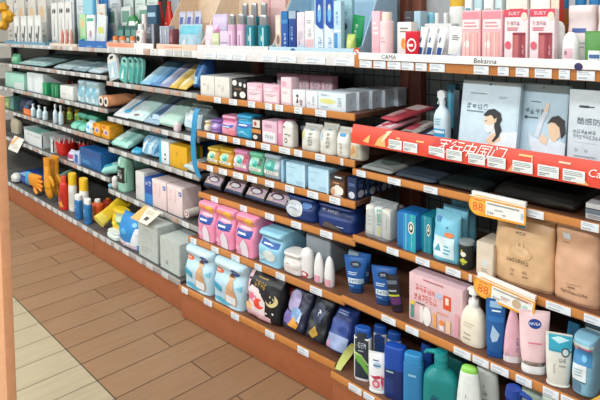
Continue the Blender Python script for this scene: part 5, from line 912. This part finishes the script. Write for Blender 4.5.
item('C',4,184,196,0,'cloth_pack',flat(.16,.045,'#b4c3c3',[('r',.1,.1,.9,.5,'#cad4d4')],wr=.004),'grey-white flat pack at the fourth shelf right end','packet',d=.006,h=.05,lean=-6,rz=-4,group='cloth packs on the fourth grey shelf')
# ---- fifth shelf
item('C',5,112,119,176,'cloth_bundle',loft_item([(0,.8,.7,2.4),(.3,1,.9,2.4),(.8,.9,.8,2.4),(1,.4,.3,2)],.9,'#d9d3cf',wr=.003),'white cloth bundle left of the black-banded mint bundle','bundle',d=.02)
item('C',5,108.5,113,183,'cloth_bundle',loft_item([(0,.9,.7,3),(.5,1,.8,2.4),(1,.4,.3,2)],.8,'#7fbfd9',wr=.002),'small sky blue bundle at the fifth shelf left corner','bundle',d=.012)
item('C',5,119,134,155,'cloth_bundle',loft_item([(0,.94,.75,3),(.05,1,.8,3),(.25,1,.8,3),(.7,.98,.78,3),(.9,.95,.7,3),(1,.6,.4,2.4)],.8,'#8fc0a9',[('r',.02,.26,.98,.70,'#1b1e1c'),('g',.3,.38,.75,.6,2,'#d9e0da'),('r',.4,.76,.6,.96,'#bfe0cf')],wr=.003),'mint bundle with a black band and pale characters','bundle',d=.02)
item('C',5,136,144.5,172,'trash_bag_box',box(.12,'#d6d3cf',[('l',.1,.4,.4,.5,2,'#b4b0ac')]),'plain white carton on the fifth shelf, right of the mint bundle','box',d=.02)
item('C',5,145,153,178,'trash_bag_box',box(.12,'#1f4fa0',[('r',0,.0,1,.4,'#2f7fc4'),('g',.1,.72,.9,.88,2,'#d3deec')]),'blue carton with white characters between white and pink boxes','box',d=.02)
row('C',5,[(154,165,181),(166,184,186)],'trash_bag_box',box(.12,'#e6cfcd',[('r',.0,.9,1,1,'#e9dedb'),('gv',.2,.45,.28,.85,3,'#e39a9a'),('gv',.5,.45,.58,.85,3,'#e3a0a0'),('r',.78,.72,.95,.86,'#2f5fa8'),('r',.83,.76,.9,.82,'#c9d6ea')]),'{o} of two pale pink cartons with a small blue tag','box','pale pink cartons',d=.02)
item('C',5,191,203,185,'trash_bag_roll',pouch(.12,'#14305f',[('p',[(.1,.2),(.5,.7),(.9,.3)],'#20478a')],wr=.006,seed=3),'crumpled navy bag right of the pale pink cartons','bag',d=.14)
mb=MB(); mb.tube([(0,0,0),(0,.16,0)],.022,'#cfc8be',20); mb.tube([(0,-.001,0),(0,.0,0)],.0125,'#a8565a',16); mb.tube([(0,-.002,0),(0,-.001,0)],.007,'#e2dcd4',16)
x=col_x(186.5,0,.43); o=mb.build('paper_roll'); tag(o,'off-white roll with a red end at the fifth shelf right end','roll'); o.location=(x,.0,.4281)
# ---- base shelf: glove packs, wipes, grey boxes
def glove_mb(c,cuff=None,s=1):
    mb=MB()
    pr=Loft([(0,.040*s,.017*s,3),(.05*s,.041*s,.02*s,2.6),(.10*s,.046*s,.02*s,2.6),(.14*s,.048*s,.018*s,2.6),(.155*s,.044*s,.013*s,2.6),(.16*s,.03*s,.006*s,2.4)],.002,2); pr.body(mb,c,24)
    for i,(fx_,l,a_) in enumerate([(-.034,.062,-.14),(-.012,.075,-.03),(.012,.072,.05),(.034,.055,.17)]):
        p=[(fx_*s,0,.14*s),(fx_*s+sin(a_)*l*.5*s,-.003*s,.148*s+l*.5*s),(fx_*s+sin(a_)*l*s,-.009*s,.15*s+l*s),(fx_*s+sin(a_)*(l+.008)*s,-.011*s,.15*s+(l+.008)*s)]
        mb.tube(p,[.0115*s,.0115*s,.009*s,.003*s],c,10)
    mb.tube([(.035*s,0,.07*s),(.062*s,-.006*s,.095*s),(.072*s,-.01*s,.13*s),(.072*s,-.011*s,.138*s)],[.013*s,.0125*s,.010*s,.003*s],c,10)
    return mb
def glove(name,c,cuffc,label,bay,lv,u,d,rot,zoff,s=1.):
    mb=glove_mb(c,None,s); out=[('hand',mb,None)]
    L=Loft([(-.05*s,.044*s,.02*s,2.6),(0,.041*s,.019*s,2.6)]); q=MB(); L.body(q,cuffc,24); out.append(('cuff',q,None))
    o=emit(out,name,label,'glove','rubber gloves on the base shelf')
    z=surf_z(bay,lv)+zoff; x=col_x(u,yfront(bay,lv,-3)+d,z); o.location=(x,yfront(bay,lv,-3)+d,z); o.rotation_euler=[math.radians(r) for r in rot]; return o
item('C',7,110,122,210,'glove_pack',pouch(.08,'#dcb91e',[('r',.45,.5,.98,.9,'#b9cfae'),('p',[(.5,.4),(.9,.55),(.95,.3)],'#4f9a6a'),('p',[(.1,.3),(.5,.5),(.4,.2)],'#f0d95a')],wr=.004,seed=2,seal=False,n=3),'yellow glove pack with pale green corner behind the blue wipes bag','pack',d=.06,zoff=.03)
glove('rubber_glove','#dfb81c','#e3d05a','lower bright yellow rubber glove drooping toward the base rail left of wipes','C',7,105,.07,(-62,40,30),.075,1.)
item('C',7,105,116,232,'glove_pack',pouch(.07,'#cfd6cf',[('r',.1,.1,.6,.5,'#dfe3dc')],wr=.003,seal=False,n=3),'white pack under the yellow gloves on the base shelf','pack',d=.012)
item('C',7,115,136.5,217,'wipes_bag',pouch(.13,'#1f7fc0',[('r',.0,.0,1,.17,'#c9b3c0'),('p',[(.0,.17),(.5,.1),(1,.2),(1,.28),(.5,.2),(0,.26)],'#e3dbe0'),('p',[(.72,.2),(1,.2),(1,.75),(.82,.7)],'#dfe4e8'),('e',.4,.5,.12,.1,'#4fa3d6'),('e',.75,.78,.1,.06,'#7fc0e2')],wr=.004,seed=5,n=3),'bright blue wipes bag on the base shelf beside grey boxes','bag',d=.012)
gx=lambda: box(.16,'#b0b7b1',[('r',.03,.02,.97,.98,'#b9c0ba'),('g',.2,.27,.7,.30,6,'#4a4f52'),('l',.2,.18,.6,.22,2,'#8a9092'),('l',.3,.75,.5,.78,1,'#9da3a5')],r=.006)
item('C',7,138.5,158,223,'storage_carton',gx(),'left tall pale grey carton on the base shelf, beside wipes bag','box',d=.02,group='tall pale grey cartons')
item('C',7,160,180,240,'storage_carton',box(.16,'#b4bbb5',[('r',.03,.02,.97,.98,'#bdc4be'),('r',.3,.2,.42,.32,'#8d9395'),('l',.15,.85,.3,.87,1,'#8d9395')],r=.008),'right tall pale grey carton on the base shelf, next to diaper packs','box',d=.02,group='tall pale grey cartons')
mb=MB(); mb.rbox(-.075,.075,-.05,.05,0,.0025,'#e9ddc8',.001); prints(mb,FlatFront(0),.15,.1,[]); q=MB(); prints(q,FlatFront(0),.15,.1,[('p',[(0,0),(.5,0),(.2,1),(0,1)],'#e3b06a'),('r',.6,.2,.8,.45,'#4a4a4a'),('l',.4,.6,.9,.85,2,'#b9a98f')])
for i,sp_ in enumerate(q.mats): mb.add(q.v,[f for f,mi in zip(q.f,q.m) if mi==i],sp_,Matrix.Translation((0,-.05,.003))@Matrix.Rotation(-pi/2,4,'X'))
o=mb.build('price_card'); tag(o,'yellow and white price card lying tilted over the grey cartons','sign'); z=.368; o.location=(col_x(146,-.115,z),-.115,.395); o.rotation_euler=(.45,0.05,.1)
# ================================================================== yellow glove bay: base shelf
item('B',7,60.5,68.5,176,'cleaner_bottle',bottle('#c8281c','#d94a2a',[('r',.1,.2,.9,.5,'#a81c16'),('p',[(.1,.1),(.6,.3),(.9,.1)],'#e0a83a')],ratio=.6,capw=.6,capf=.16),'red bottle left of the yellow-capped white bottles','bottle',d=.02)
row('B',7,[(69,78,175),(80.5,89,176)],'cleaner_bottle',bottle('#dfdcd6','#e6b81c',[('r',.0,.0,.3,.8,'#e3c24a'),('r',.35,.2,.9,.5,'#c9c6bf')],ratio=.6,capw=.95,capf=.3,capn=2.6),'{o} of two white bottles with tall yellow caps','bottle','yellow capped white bottles',d=.05)
item('B',7,77,81,176,'cleaner_bottle',trig('#8f1f18','#c9503a'),'dark red tapered bottle between the yellow-capped bottles','bottle',d=.11)
row('B',7,[(75.5,82.5,196),(84,92.5,197)],'toilet_cleaner_bottle',bottle('#2672ac','#e6e6e4',[('r',.1,.1,.9,.3,'#1d5a94'),('l',.2,.45,.8,.6,2,'#8fc0dc')],ratio=.6,capw=.9,capf=.2,n=3),'{o} of two short blue bottles with white caps at the base rail','bottle','short blue bottles',d=.015)
item('B',7,92.5,104,199,'cleaner_bottle',bottle('#dd5a1c','#e2d9d0',[('r',.1,.2,.8,.5,'#e87a3a')],ratio=.7,capw=.5,capf=.14),'orange bottle with a small white cap above the yellow gloves','bottle',d=.08)
item('B',7,104,113,198,'cleaner_bottle',bottle('#b8321c','#d9782a',[],ratio=.7,capw=.5,capf=.12),'red-orange bottle in shadow behind the yellow glove pack','bottle',d=.22)
glove('rubber_glove','#e08a1a','#2f9ac8','orange rubber glove with a bright blue cuff lying along the base shelf','B',7,31,.03,(0,88,0),.1,1.15)
glove('rubber_glove','#e29a1f','#d98a1a','orange rubber glove hanging fingers down left of the red bottle','B',7,47.5,.02,(180,0,0),.27,1.05)
glove('rubber_glove','#e8a52a','#e0982a','golden rubber glove hanging fingers down behind the blue-cuffed glove','B',7,55,.08,(180,4,0),.27,1.05)
item('B',7,59,61.5,190,'cleaner_bottle',trig('#d9402a','#e8b09a'),'thin scarlet bottle squeezed beside the hanging orange glove','bottle',d=.03)
mb=MB(); L=Loft([(0,.05,.03,2.6),(.03,.055,.035,2.6),(.06,.03,.02,2.2)],.005,2); L.body(mb,'#d3d6cc',20); o=mb.build('cleaning_cloth'); tag(o,'crumpled white cloth left of the blue glove cuff','cloth'); o.location=(col_x(17,-.09,.2),-.095,.171)
item('A',7,11,30,0,'trash_bag_pack',flat(.3,.06,'#1a3f86',[('r',.2,.1,.8,.3,'#8fb0d6'),('r',.1,.5,.9,.9,'#17356f')]),'navy flat pack with pale lettering near the wooden post','packet',d=.05,h=.06)
item('B',7,50,60,0,'towel_roll',flat(.34,.1,'#a9ccb6',[],wr=.003,n=2.2),'pale mint pillow-shaped roll above the orange gloves','roll',d=.13,h=.1,rz=40,zoff=.03)
# ---- fifth shelf
def basket(w,h):
    mb=MB(); L=Loft([(0,w*.40,w*.30,3.5),(h*.05,w*.42,w*.32,3.5),(h*.72,w*.49,w*.38,3.5),(h*.76,w*.5,w*.39,3.5),(h*.80,w*.5,w*.39,3.5)]); L.body(mb,'#cf1f17',32)
    for i in range(9): 
        th=2*pi*i/9; mb.tube([(w*.42*cos(th),w*.32*sin(th),h*.7),(w*.42*cos(th),w*.32*sin(th),h)],.004,'#e6d9d4',6)
    prints(mb,L,w,h,[('r',.1,.2,.9,.24,'#a8160f'),('r',.1,.42,.9,.46,'#a8160f')]); return [('basket',mb,None)]
item('B',5,57,75,139,'plastic_basket',(('r',.78),.78,basket),'red plastic basket with white pegs on the fifth shelf','basket',d=.03)
item('B',5,77,93,141,'plastic_basket',(('r',.78),.78,basket),'dark red basket in shadow right of the red basket','basket',d=.16)
item('B',5,66,72,151,'detergent_pouch',pouch(.08,'#c9c3d3',[('r',.1,.3,.9,.7,'#b44a7a'),('r',.1,.1,.9,.25,'#e0dde6')],wr=.002),'small pink and white pouch in front of red basket','pouch',d=.012)
item('B',5,74,79,152,'detergent_pouch',box(.2,'#b9c9df',[('r',.2,.1,.8,.8,'#3f63a8')]),'pale blue carton end left of the big blue pack','box',d=.012)
item('B',5,80,101,150,'trash_bag_pack',box(.14,'#1d5f9c',[('r',.0,.6,1,1,'#1a4f8c'),('l',.1,.2,.6,.4,2,'#5f9cc8')],r=.012),'big blue pack on the fifth shelf under the orange packs','pack',d=.02)
item('B',5,101.5,106.5,0,'cleaning_cloth',flat(.32,.07,'#8fcabf',[('r',.2,.0,.8,.2,'#2f8fa8'),('r',.4,.2,.6,1,'#c3e2da')],wr=.002,n=2.4),'rolled mint cloth with a teal end pointing out of the fifth shelf','cloth',d=.012,h=.09,rz=-35,lean=-8)
# white tubs
def tub(w,h):
    dep=.26; q=MB(); t=.006
    q.box(-w/2,w/2,-dep/2,dep/2,0,t,'#cdd1d0'); q.box(-w/2,w/2,-dep/2,-dep/2+t,t,h*.72,'#d6dad9'); q.box(-w/2,w/2,dep/2-t,dep/2,t,h,'#d6dad9')
    q.box(-w/2,-w/2+t,-dep/2,dep/2,t,h*.85,'#d6dad9'); q.box(w/2-t,w/2,-dep/2,dep/2,t,h*.85,'#d6dad9'); q.rbox(-w/2+t,w/2-t,-dep/2+t+.01,dep/2-t,t,h*.68,'#8fc9bd',.01)
    prints(q,FlatFront(-dep/2),w,h,[('g',.2,.5,.5,.56,2,'#6f7776'),('g',.6,.5,.9,.56,2,'#6f7776')]); return [('tub',q,None)]
item('A',5,24,42,127,'storage_tub',(.26,None,tub),'white open tub holding mint cloths near the wooden post','tub',d=.03,group='white storage tubs')
item('B',5,50.5,53.5,134,'storage_tub',(.26,None,tub),'white open tub left of the red basket','tub',d=.03,group='white storage tubs')
item('A',5,12,22,117,'chopping_board',loft_item([(0,.9,.3,4),(.5,1,.32,4),(.85,.8,.28,3),(1,.2,.1,2)],.3,'#c9bda3',rnd=True),'beige rounded board standing by the wooden post','board',d=.1)
mb=MB(); mb.rbox(-.09,.09,-.001,.001,-.06,.06,'#dcd6cc',.0008); prints(mb,FlatFront(-.001),.18,.12,[('p',[(.0,.5),(.3,1),(.5,1),(.2,.3)],'#e0a86a'),('l',.3,.2,.9,.5,3,'#b3aca0')],z0=-.06)
o=mb.build('price_card'); tag(o,'white and orange price card hanging near the wooden post','sign'); x=col_x(16,-.05,.44); o.location=(x,-.05,.445); o.rotation_euler=(-.5,.06,.1)
# ---- fourth shelf
row('B',4,[(53.5,58,104),(59,63.5,105)],'spray_bottle',spray('#dfe3e6','#b9c6d0'),'{o} of two frosted trigger bottles on the fourth shelf','bottle','frosted trigger bottles',d=.02)
row('A',4,[(31,36,106),(37,42,105),(43,48,104)],'spray_bottle',spray('#dfe3e6','#cfd6da'),'{o} of three pale trigger bottles left of the frosted bottles','bottle','pale trigger bottles',d=.02)
row('B',4,[(67,73.5,109),(75,81,109),(82.5,88,109)],'dish_soap_bottle',bottle('#c9d35a','#e0c01c',[('r',.1,.1,.9,.5,'#7fb44a')],ratio=.6,capw=.8,capf=.35),'{o} of three yellow-green bottles with yellow caps on the fourth shelf','bottle','yellow capped green bottles',d=.16)
item('B',4,62.5,66,111,'dish_soap_bottle',bottle('#8a6a1c','#b98f2a',[],ratio=.6,capw=.6,capf=.2),'amber brown bottle beside the frosted trigger bottles','bottle',d=.06)
row('B',4,[(68.5,76,121),(77,83,124)],'sponge_pack',pouch(.12,'#6fc3a8',[('r',.1,.1,.9,.5,'#9adbc4')],wr=.004,n=3),'{o} of two mint soft packs on the fourth shelf','pack','mint soft packs',d=.02)
row('B',4,[(77,86,117),(87,96,118)],'sponge_pack',flat(.2,.06,'#5cb394',[('r',.1,.2,.9,.6,'#8fd0b8')],wr=.004),'{o} of two green packs lying behind the orange packs','pack','green packs lying behind',d=.12,h=.07,zoff=.04)
item('B',4,84,90.5,121,'tissue_packet',pouch(.08,'#c3dbe6',[('e',.5,.5,.25,.2,'#5f9cc8'),('p',[(.2,.2),(.5,.7),(.8,.2)],'#e6eef2')],wr=.002),'pale blue packet left of the orange packs','packet',d=.015)
row('B',4,[(91.5,101,123),(102,108.5,126)],'sponge_pack',box(.10,'#e09a1c',[('e',.62,.5,.28,.22,'#e6c9b0'),('e',.62,.48,.18,.14,'#8f6fa8'),('e',.15,.5,.08,.1,'#3a2a18'),('r',.2,.8,.5,.95,'#d95a2a')],r=.01),'{o} of two orange packs with a purple oval print','pack','orange packs with purple prints',d=.015)
item('A',4,17,27,97,'trash_bag_pack',pouch(.12,'#1c2a44',[('p',[(.6,.1),(.9,.8),(.95,.2)],'#4a6286')],wr=.005),'dark navy bag on the fourth shelf near the wooden post','bag',d=.05)
item('A',4,23.5,30,109,'price_flag',box(.01,'#dd6f2a',[('l',.1,.3,.9,.7,2,'#e8a06a')]),'small orange card left of the pale trigger bottles','sign',d=.012)
item('A',4,5,9,98,'sponge_pack',box(.08,'#7f9a5a',[('r',.1,.2,.9,.6,'#9fb47a')]),'olive green pack on the fourth shelf beside the wooden post','pack',d=.03)
item('A',4,9.5,14,97,'sponge_pack',box(.08,'#3f6a66',[('p',[(.1,.1),(.5,.8),(.9,.1)],'#5f8f8a')]),'dark green pack right of the olive green pack','pack',d=.03)
# ---- third shelf
item('A',3,5,24,73,'storage_tub',box(.2,'#9fd0c0',[('r',.5,.0,1,.45,'#c9d6d0')],r=.008),'mint green box at the third shelf left end','box',d=.03)
item('A',3,27,43,73,'storage_tub',box(.2,'#d3dcdc',[('r',.1,.05,.9,.95,'#dbe3e3'),('r',.3,.1,.5,.9,'#c9d3d3')],r=.008),'pale white ribbed box right of the mint green box','box',d=.03)
row('A',3,[(42.5,44.6,83),(44.9,46.8,83)],'scrub_brush',box(.05,'#1f8f5a',[('r',.2,.1,.4,.9,'#5fc48f')]),'{o} of two green packs right of the pale white box','pack','green packs at the third rail',d=.02)
row('B',3,[(51.5,54.5,84),(55,58,84)],'scrub_brush',box(.05,'#177548',[('r',.2,.1,.4,.9,'#4fb07f')]),'{o} of two dark green packs left of the white carton','pack','dark green packs',d=.02)
item('B',3,60,73,86,'storage_tub',box(.14,'#dcdcd6',[('l',.2,.3,.6,.5,1,'#b9b9b2')],r=.008),'white carton with two orange tops behind frosted bags','box',d=.02)
row('B',3,[(66,70,81),(71,75,81)],'dish_soap_bottle',bottle('#d9632f','#e0843a',[],ratio=.8,capw=.6,capf=.2),'{o} of two orange topped bottles behind the white carton','bottle','orange topped bottles',d=.19)
fb=pouch(.08,'#a9c6cf',[('r',.15,.45,.6,.75,'#5f9cb4'),('r',.2,.1,.7,.4,'#c9dde2'),('r',.4,.3,.85,.6,'#7fb3c6')],wr=.003,seal=False,n=3.6)
row('B',3,[(76,83.5,80),(84.5,90.5,81.5),(91,96.5,83)],'wash_bag',fb,'{o} of three frosted bags with blue prints on the third shelf','bag','frosted bags with blue prints',d=.02)
mb=MB(); 
for k,(dx,c) in enumerate([(-.035,'#d9d4cc'),(.035,'#d9d4cc')]):
    mb.tube([(dx,0,0),(dx,.2,0)],.033,'#e39a6a',18); mb.tube([(dx,-.001,0),(dx,0,0)],.030,c,18); mb.tube([(dx,-.002,0),(dx,-.001,0)],.016,'#2b211f',14)
o=mb.build('sponge_roll_pack'); tag(o,'twin peach rolls with dark cores at the third shelf right end','roll'); x=col_x(103,-.005,.98); o.location=(x,-.004,.9375)
# ---- second shelf: frosted sheets
for i,(b,u0,u1,c,lb) in enumerate([('A',18,44,'#8fb0ae','pale teal frosted sheet lying on the second shelf near the post'),('B',53,70,'#9db3b4','grey frosted sheet lying left of the blue-white sheet'),('B',72,86,'#7f9aa3','slate frosted sheet with a white edge on the second shelf'),('B',88,101,'#b3c6cb','blue-white frosted sheet lying on the second shelf')]):
    item(b,2,u0,u1,0,'cutting_mat',flat(.32,.03,c,[('r',.1,.05,.9,.12,'#c9d6d6'),('p',[(.1,.2),(.6,.3),(.9,.8),(.4,.7)],'#b4c6c8')],wr=.003,seed=i),lb,'sheet',d=.012,h=.05,zoff=.0,lean=-12,group='frosted sheets on the second shelf')
item('A',2,10,17,54,'dish_brush',pouch(.06,'#4f9a72',[('r',.1,.3,.9,.7,'#7fb890')],wr=.003),'green packet on the second shelf near the wooden post','packet',d=.03)
item('B',2,99,106,68,'glove_card',box(.02,'#d3a9b0',[('r',.1,.1,.9,.5,'#e0c3c6')]),'pale pink card at the second shelf right end','packet',d=.06)
# ---- top shelf
tray('B',79,107,.25,.045,.05,'#1c62a8','#2a78bc','blue-lipped display tray of cleaning packs, top shelf',[('l',.3,.1,.6,.35,1,'#7fb0d8'),('l',.7,.1,.95,.35,1,'#7fb0d8')])
tray('B',50,77,.25,.02,.03,'#d9cbbb','#d3c6b8','cream-lipped display tray of white scissor cards, top shelf')
tray('A',5,45.5,.25,.022,.03,'#5d93ab','#6f9fb4','teal-lipped display tray of white brush cards, top shelf')
def card(c,dec): return box(.012,c,dec,r=.002)
sc=card('#d9d8d4',[('e',.35,.8,.12,.06,'#26282c'),('e',.65,.8,.12,.06,'#26282c'),('p',[(.45,.2),(.5,.7),(.55,.2)],'#4a4d52'),('l',.2,.05,.8,.15,1,'#a9a8a4')])
row('B',1,[(52,58,4),(59,65,2),(66,72,1)],'scissor_card',sc,'{o} of three white cards with black scissors on the top shelf','packet','white cards with black scissors',d=.1,zoff=Z1)
row('A',1,[(14,20,18),(21.5,27,16),(28.5,34,15),(35.5,41,14)],'brush_card',card('#d3d3cf',[('p',[(.3,.0),(.5,.0),(.8,.6),(.65,.65)],'#3a3d40'),('r',.1,.65,.9,.9,'#e3e2de'),('e',.3,.3,.15,.1,'#5a5c5e')]),'{o} of four white brush cards on the top shelf','packet','white brush cards',d=.04,zoff=Z1)
row('A',1,[(8,14,-4),(18,26,-5),(29,37,-6),(40,46,-6)],'brush_card',card('#cfcac2',[('e',.5,.6,.3,.14,'#d9b98f'),('l',.2,.1,.8,.3,2,'#a39a90')]),'{o} of four beige cards in the back line of the top shelf','packet','beige cards in the back line',d=.17,zoff=Z1)
for i,(u,v,s) in enumerate([(3.5,8,.05),(8.5,17,.055),(4,25,.045)]):
    mb=MB(); bm=bmesh.new(); bmesh.ops.create_icosphere(bm,subdivisions=3,radius=s)
    for q in bm.verts: q.co*=1+.13*sin(q.co.x*120+i)*sin(q.co.z*130)+.08*sin(q.co.y*140)
    bm.verts.index_update(); mb.add([tuple(q.co) for q in bm.verts],[tuple(q.index for q in f.verts) for f in bm.faces],'#e0a31c'); bm.free()
    x=col_x(u,.06,1.4); o=mb.build('sponge_ball'); tag(o,['topmost of three yellow sponge balls by the wooden post end of top shelf','middle of three yellow sponge balls, nearest the white brush cards','lowest of three yellow sponge balls at the top shelf left end'][i],'sponge','yellow sponge balls')
    o.location=(x,.06,row_z(v,x,.06))
row('B',1,[(60.5,64.5,29),(65,69,29),(70,73.5,30)],'scrub_ball',loft_item([(0,.6,.6,2),(.3,1,1,2),(.7,.9,.9,2),(1,.3,.3,2)],1,'#d98a7c',[('e',.5,.5,.25,.25,'#e6d3c6')]),'{o} of three small coral balls in the cream-lipped tray','ball','small coral balls',d=.02,zoff=Z1)
item('B',1,75,78.5,24,'scrub_ball',loft_item([(0,.6,.6,2),(.3,1,1,2),(.7,.9,.9,2),(1,.3,.3,2)],1,'#1f2a22',[('e',.4,.6,.25,.2,'#5f7f3f')]),'round dark green ball left of the blue-lipped tray','ball',d=.02,zoff=Z1)
for i,(u0,u1,v,c,D,lb,d) in enumerate([(80,86,14,'#a9cf9f',[('e',.5,.7,.3,.14,'#d9b98f'),('r',.1,.1,.9,.3,'#7fbf8f')],'pale green card in the blue-lipped tray',.05),(87,95,15,'#dfe0e0',[('r',.1,.8,.9,.9,'#4fa88f'),('e',.5,.4,.15,.12,'#b98fa8'),('r',.1,.05,.8,.12,'#5fb39c')],'white card with teal lines in the blue-lipped tray',.05),(96,105,16,'#d3d9dc',[('r',.2,.4,.8,.6,'#c9cf6a'),('p',[(.1,.0),(.9,.0),(.9,.3)],'#e6e0cc')],'white card with a yellow-green band in the blue-lipped tray',.05),(84,96,-6,'#6fb0cc',[('r',.05,.1,.8,.9,'#8fc6d6'),('r',.85,0,1,1,'#2f8fc4')],'sky blue card behind the white teal-lined card',.12),(98,106,4,'#d3cfc8',[('e',.5,.6,.4,.2,'#e07a2a'),('r',.0,.2,1,.36,'#1f4fa0')],'white card with orange and blue print, blue-lipped tray back',.12),(100,108,-8,'#2a6fb4',[('p',[(.0,.5),(.3,.9),(.5,.9)],'#6fb0e0'),('r',.6,.1,.9,.3,'#8fb9dc')],'royal blue card at the back near the orange-lipped tray',.17)]):
    item('B',1,u0,u1,v,'cleaning_card',card(c,D),lb,'packet',d=d,zoff=Z1,group='cards in the blue-lipped tray',roll=(8 if i==2 else 0))
bc=lambda c,c2: box(.01,c,[('e',.5,.86,.12,.03,'#8a8c8c'),('r',.1,.15,.9,.55,c2),('l',.2,.62,.8,.72,2,'#b3b6b8')])
row('A',1,[(12,22,-6),(24,33,-7),(35,44,-8),(46,55,-9),(56,64,-9)],'hanging_card',bc('#e0dedb','#d3d6d6'),'{o} of five tall white cards at back above white brush cards','packet','tall white cards at the back',d=.31,zoff=Z1)
row('B',1,[(66,75,-10),(77,87,-10),(89,98,-12),(100,109,-12),(111,121,-13)],'hanging_card',bc('#d9e0e2','#c3d3da'),'{o} of five tall pale cards behind the blue-lipped tray','packet','tall pale cards at the back',d=.31,zoff=Z1)
row('C',1,[(124,134,-14),(136,146,-14),(148,158,-15)],'hanging_card',bc('#cfdcd3','#a9c9b3'),'{o} of three tall pale green cards above the white bottles','packet','tall pale green cards at the back',d=.31,zoff=Z1)
# ================================================================== wooden post at the near left
yp=-1.06; x1=col_x(3,yp+.03,1.33); zt=row_z(97,x1,yp)
mb=MB(); mb.rbox(x1-.11,x1,yp,yp+.03,0.001,zt,'#dea077',.004); o=mb.build('wooden_post'); tag(o,'salmon-toned wooden post at the left edge of the picture','post')
# ------------------------------------------------------------------ light
w_ = bpy.data.worlds.new('store'); S.world = w_; w_.use_nodes = True
w_.node_tree.nodes['Background'].inputs[0].default_value = (.93, .96, 1, 1); w_.node_tree.nodes['Background'].inputs[1].default_value = WORLD
def area(name, x, y, z, sx, sy, p, col=(.93, .985, 1)):
    l = bpy.data.lights.new(name, 'AREA'); l.shape = 'RECTANGLE'; l.size = sx; l.size_y = sy; l.energy = p; l.color = col
    o = bpy.data.objects.new(name, l); COL.objects.link(o); o.location = (x, y, z); return o
for i in range(6):
    area('ceiling_light', -6.2+i*1.4, -1.1, 2.95, 1.2, .3, LP)
    area('ceiling_light', -6.2+i*1.4, -3.3, 2.95, 1.2, .3, LP2)
S.view_settings.view_transform = 'Standard'; S.view_settings.look = 'None'; S.view_settings.gamma = 1; S.view_settings.exposure = EXPO
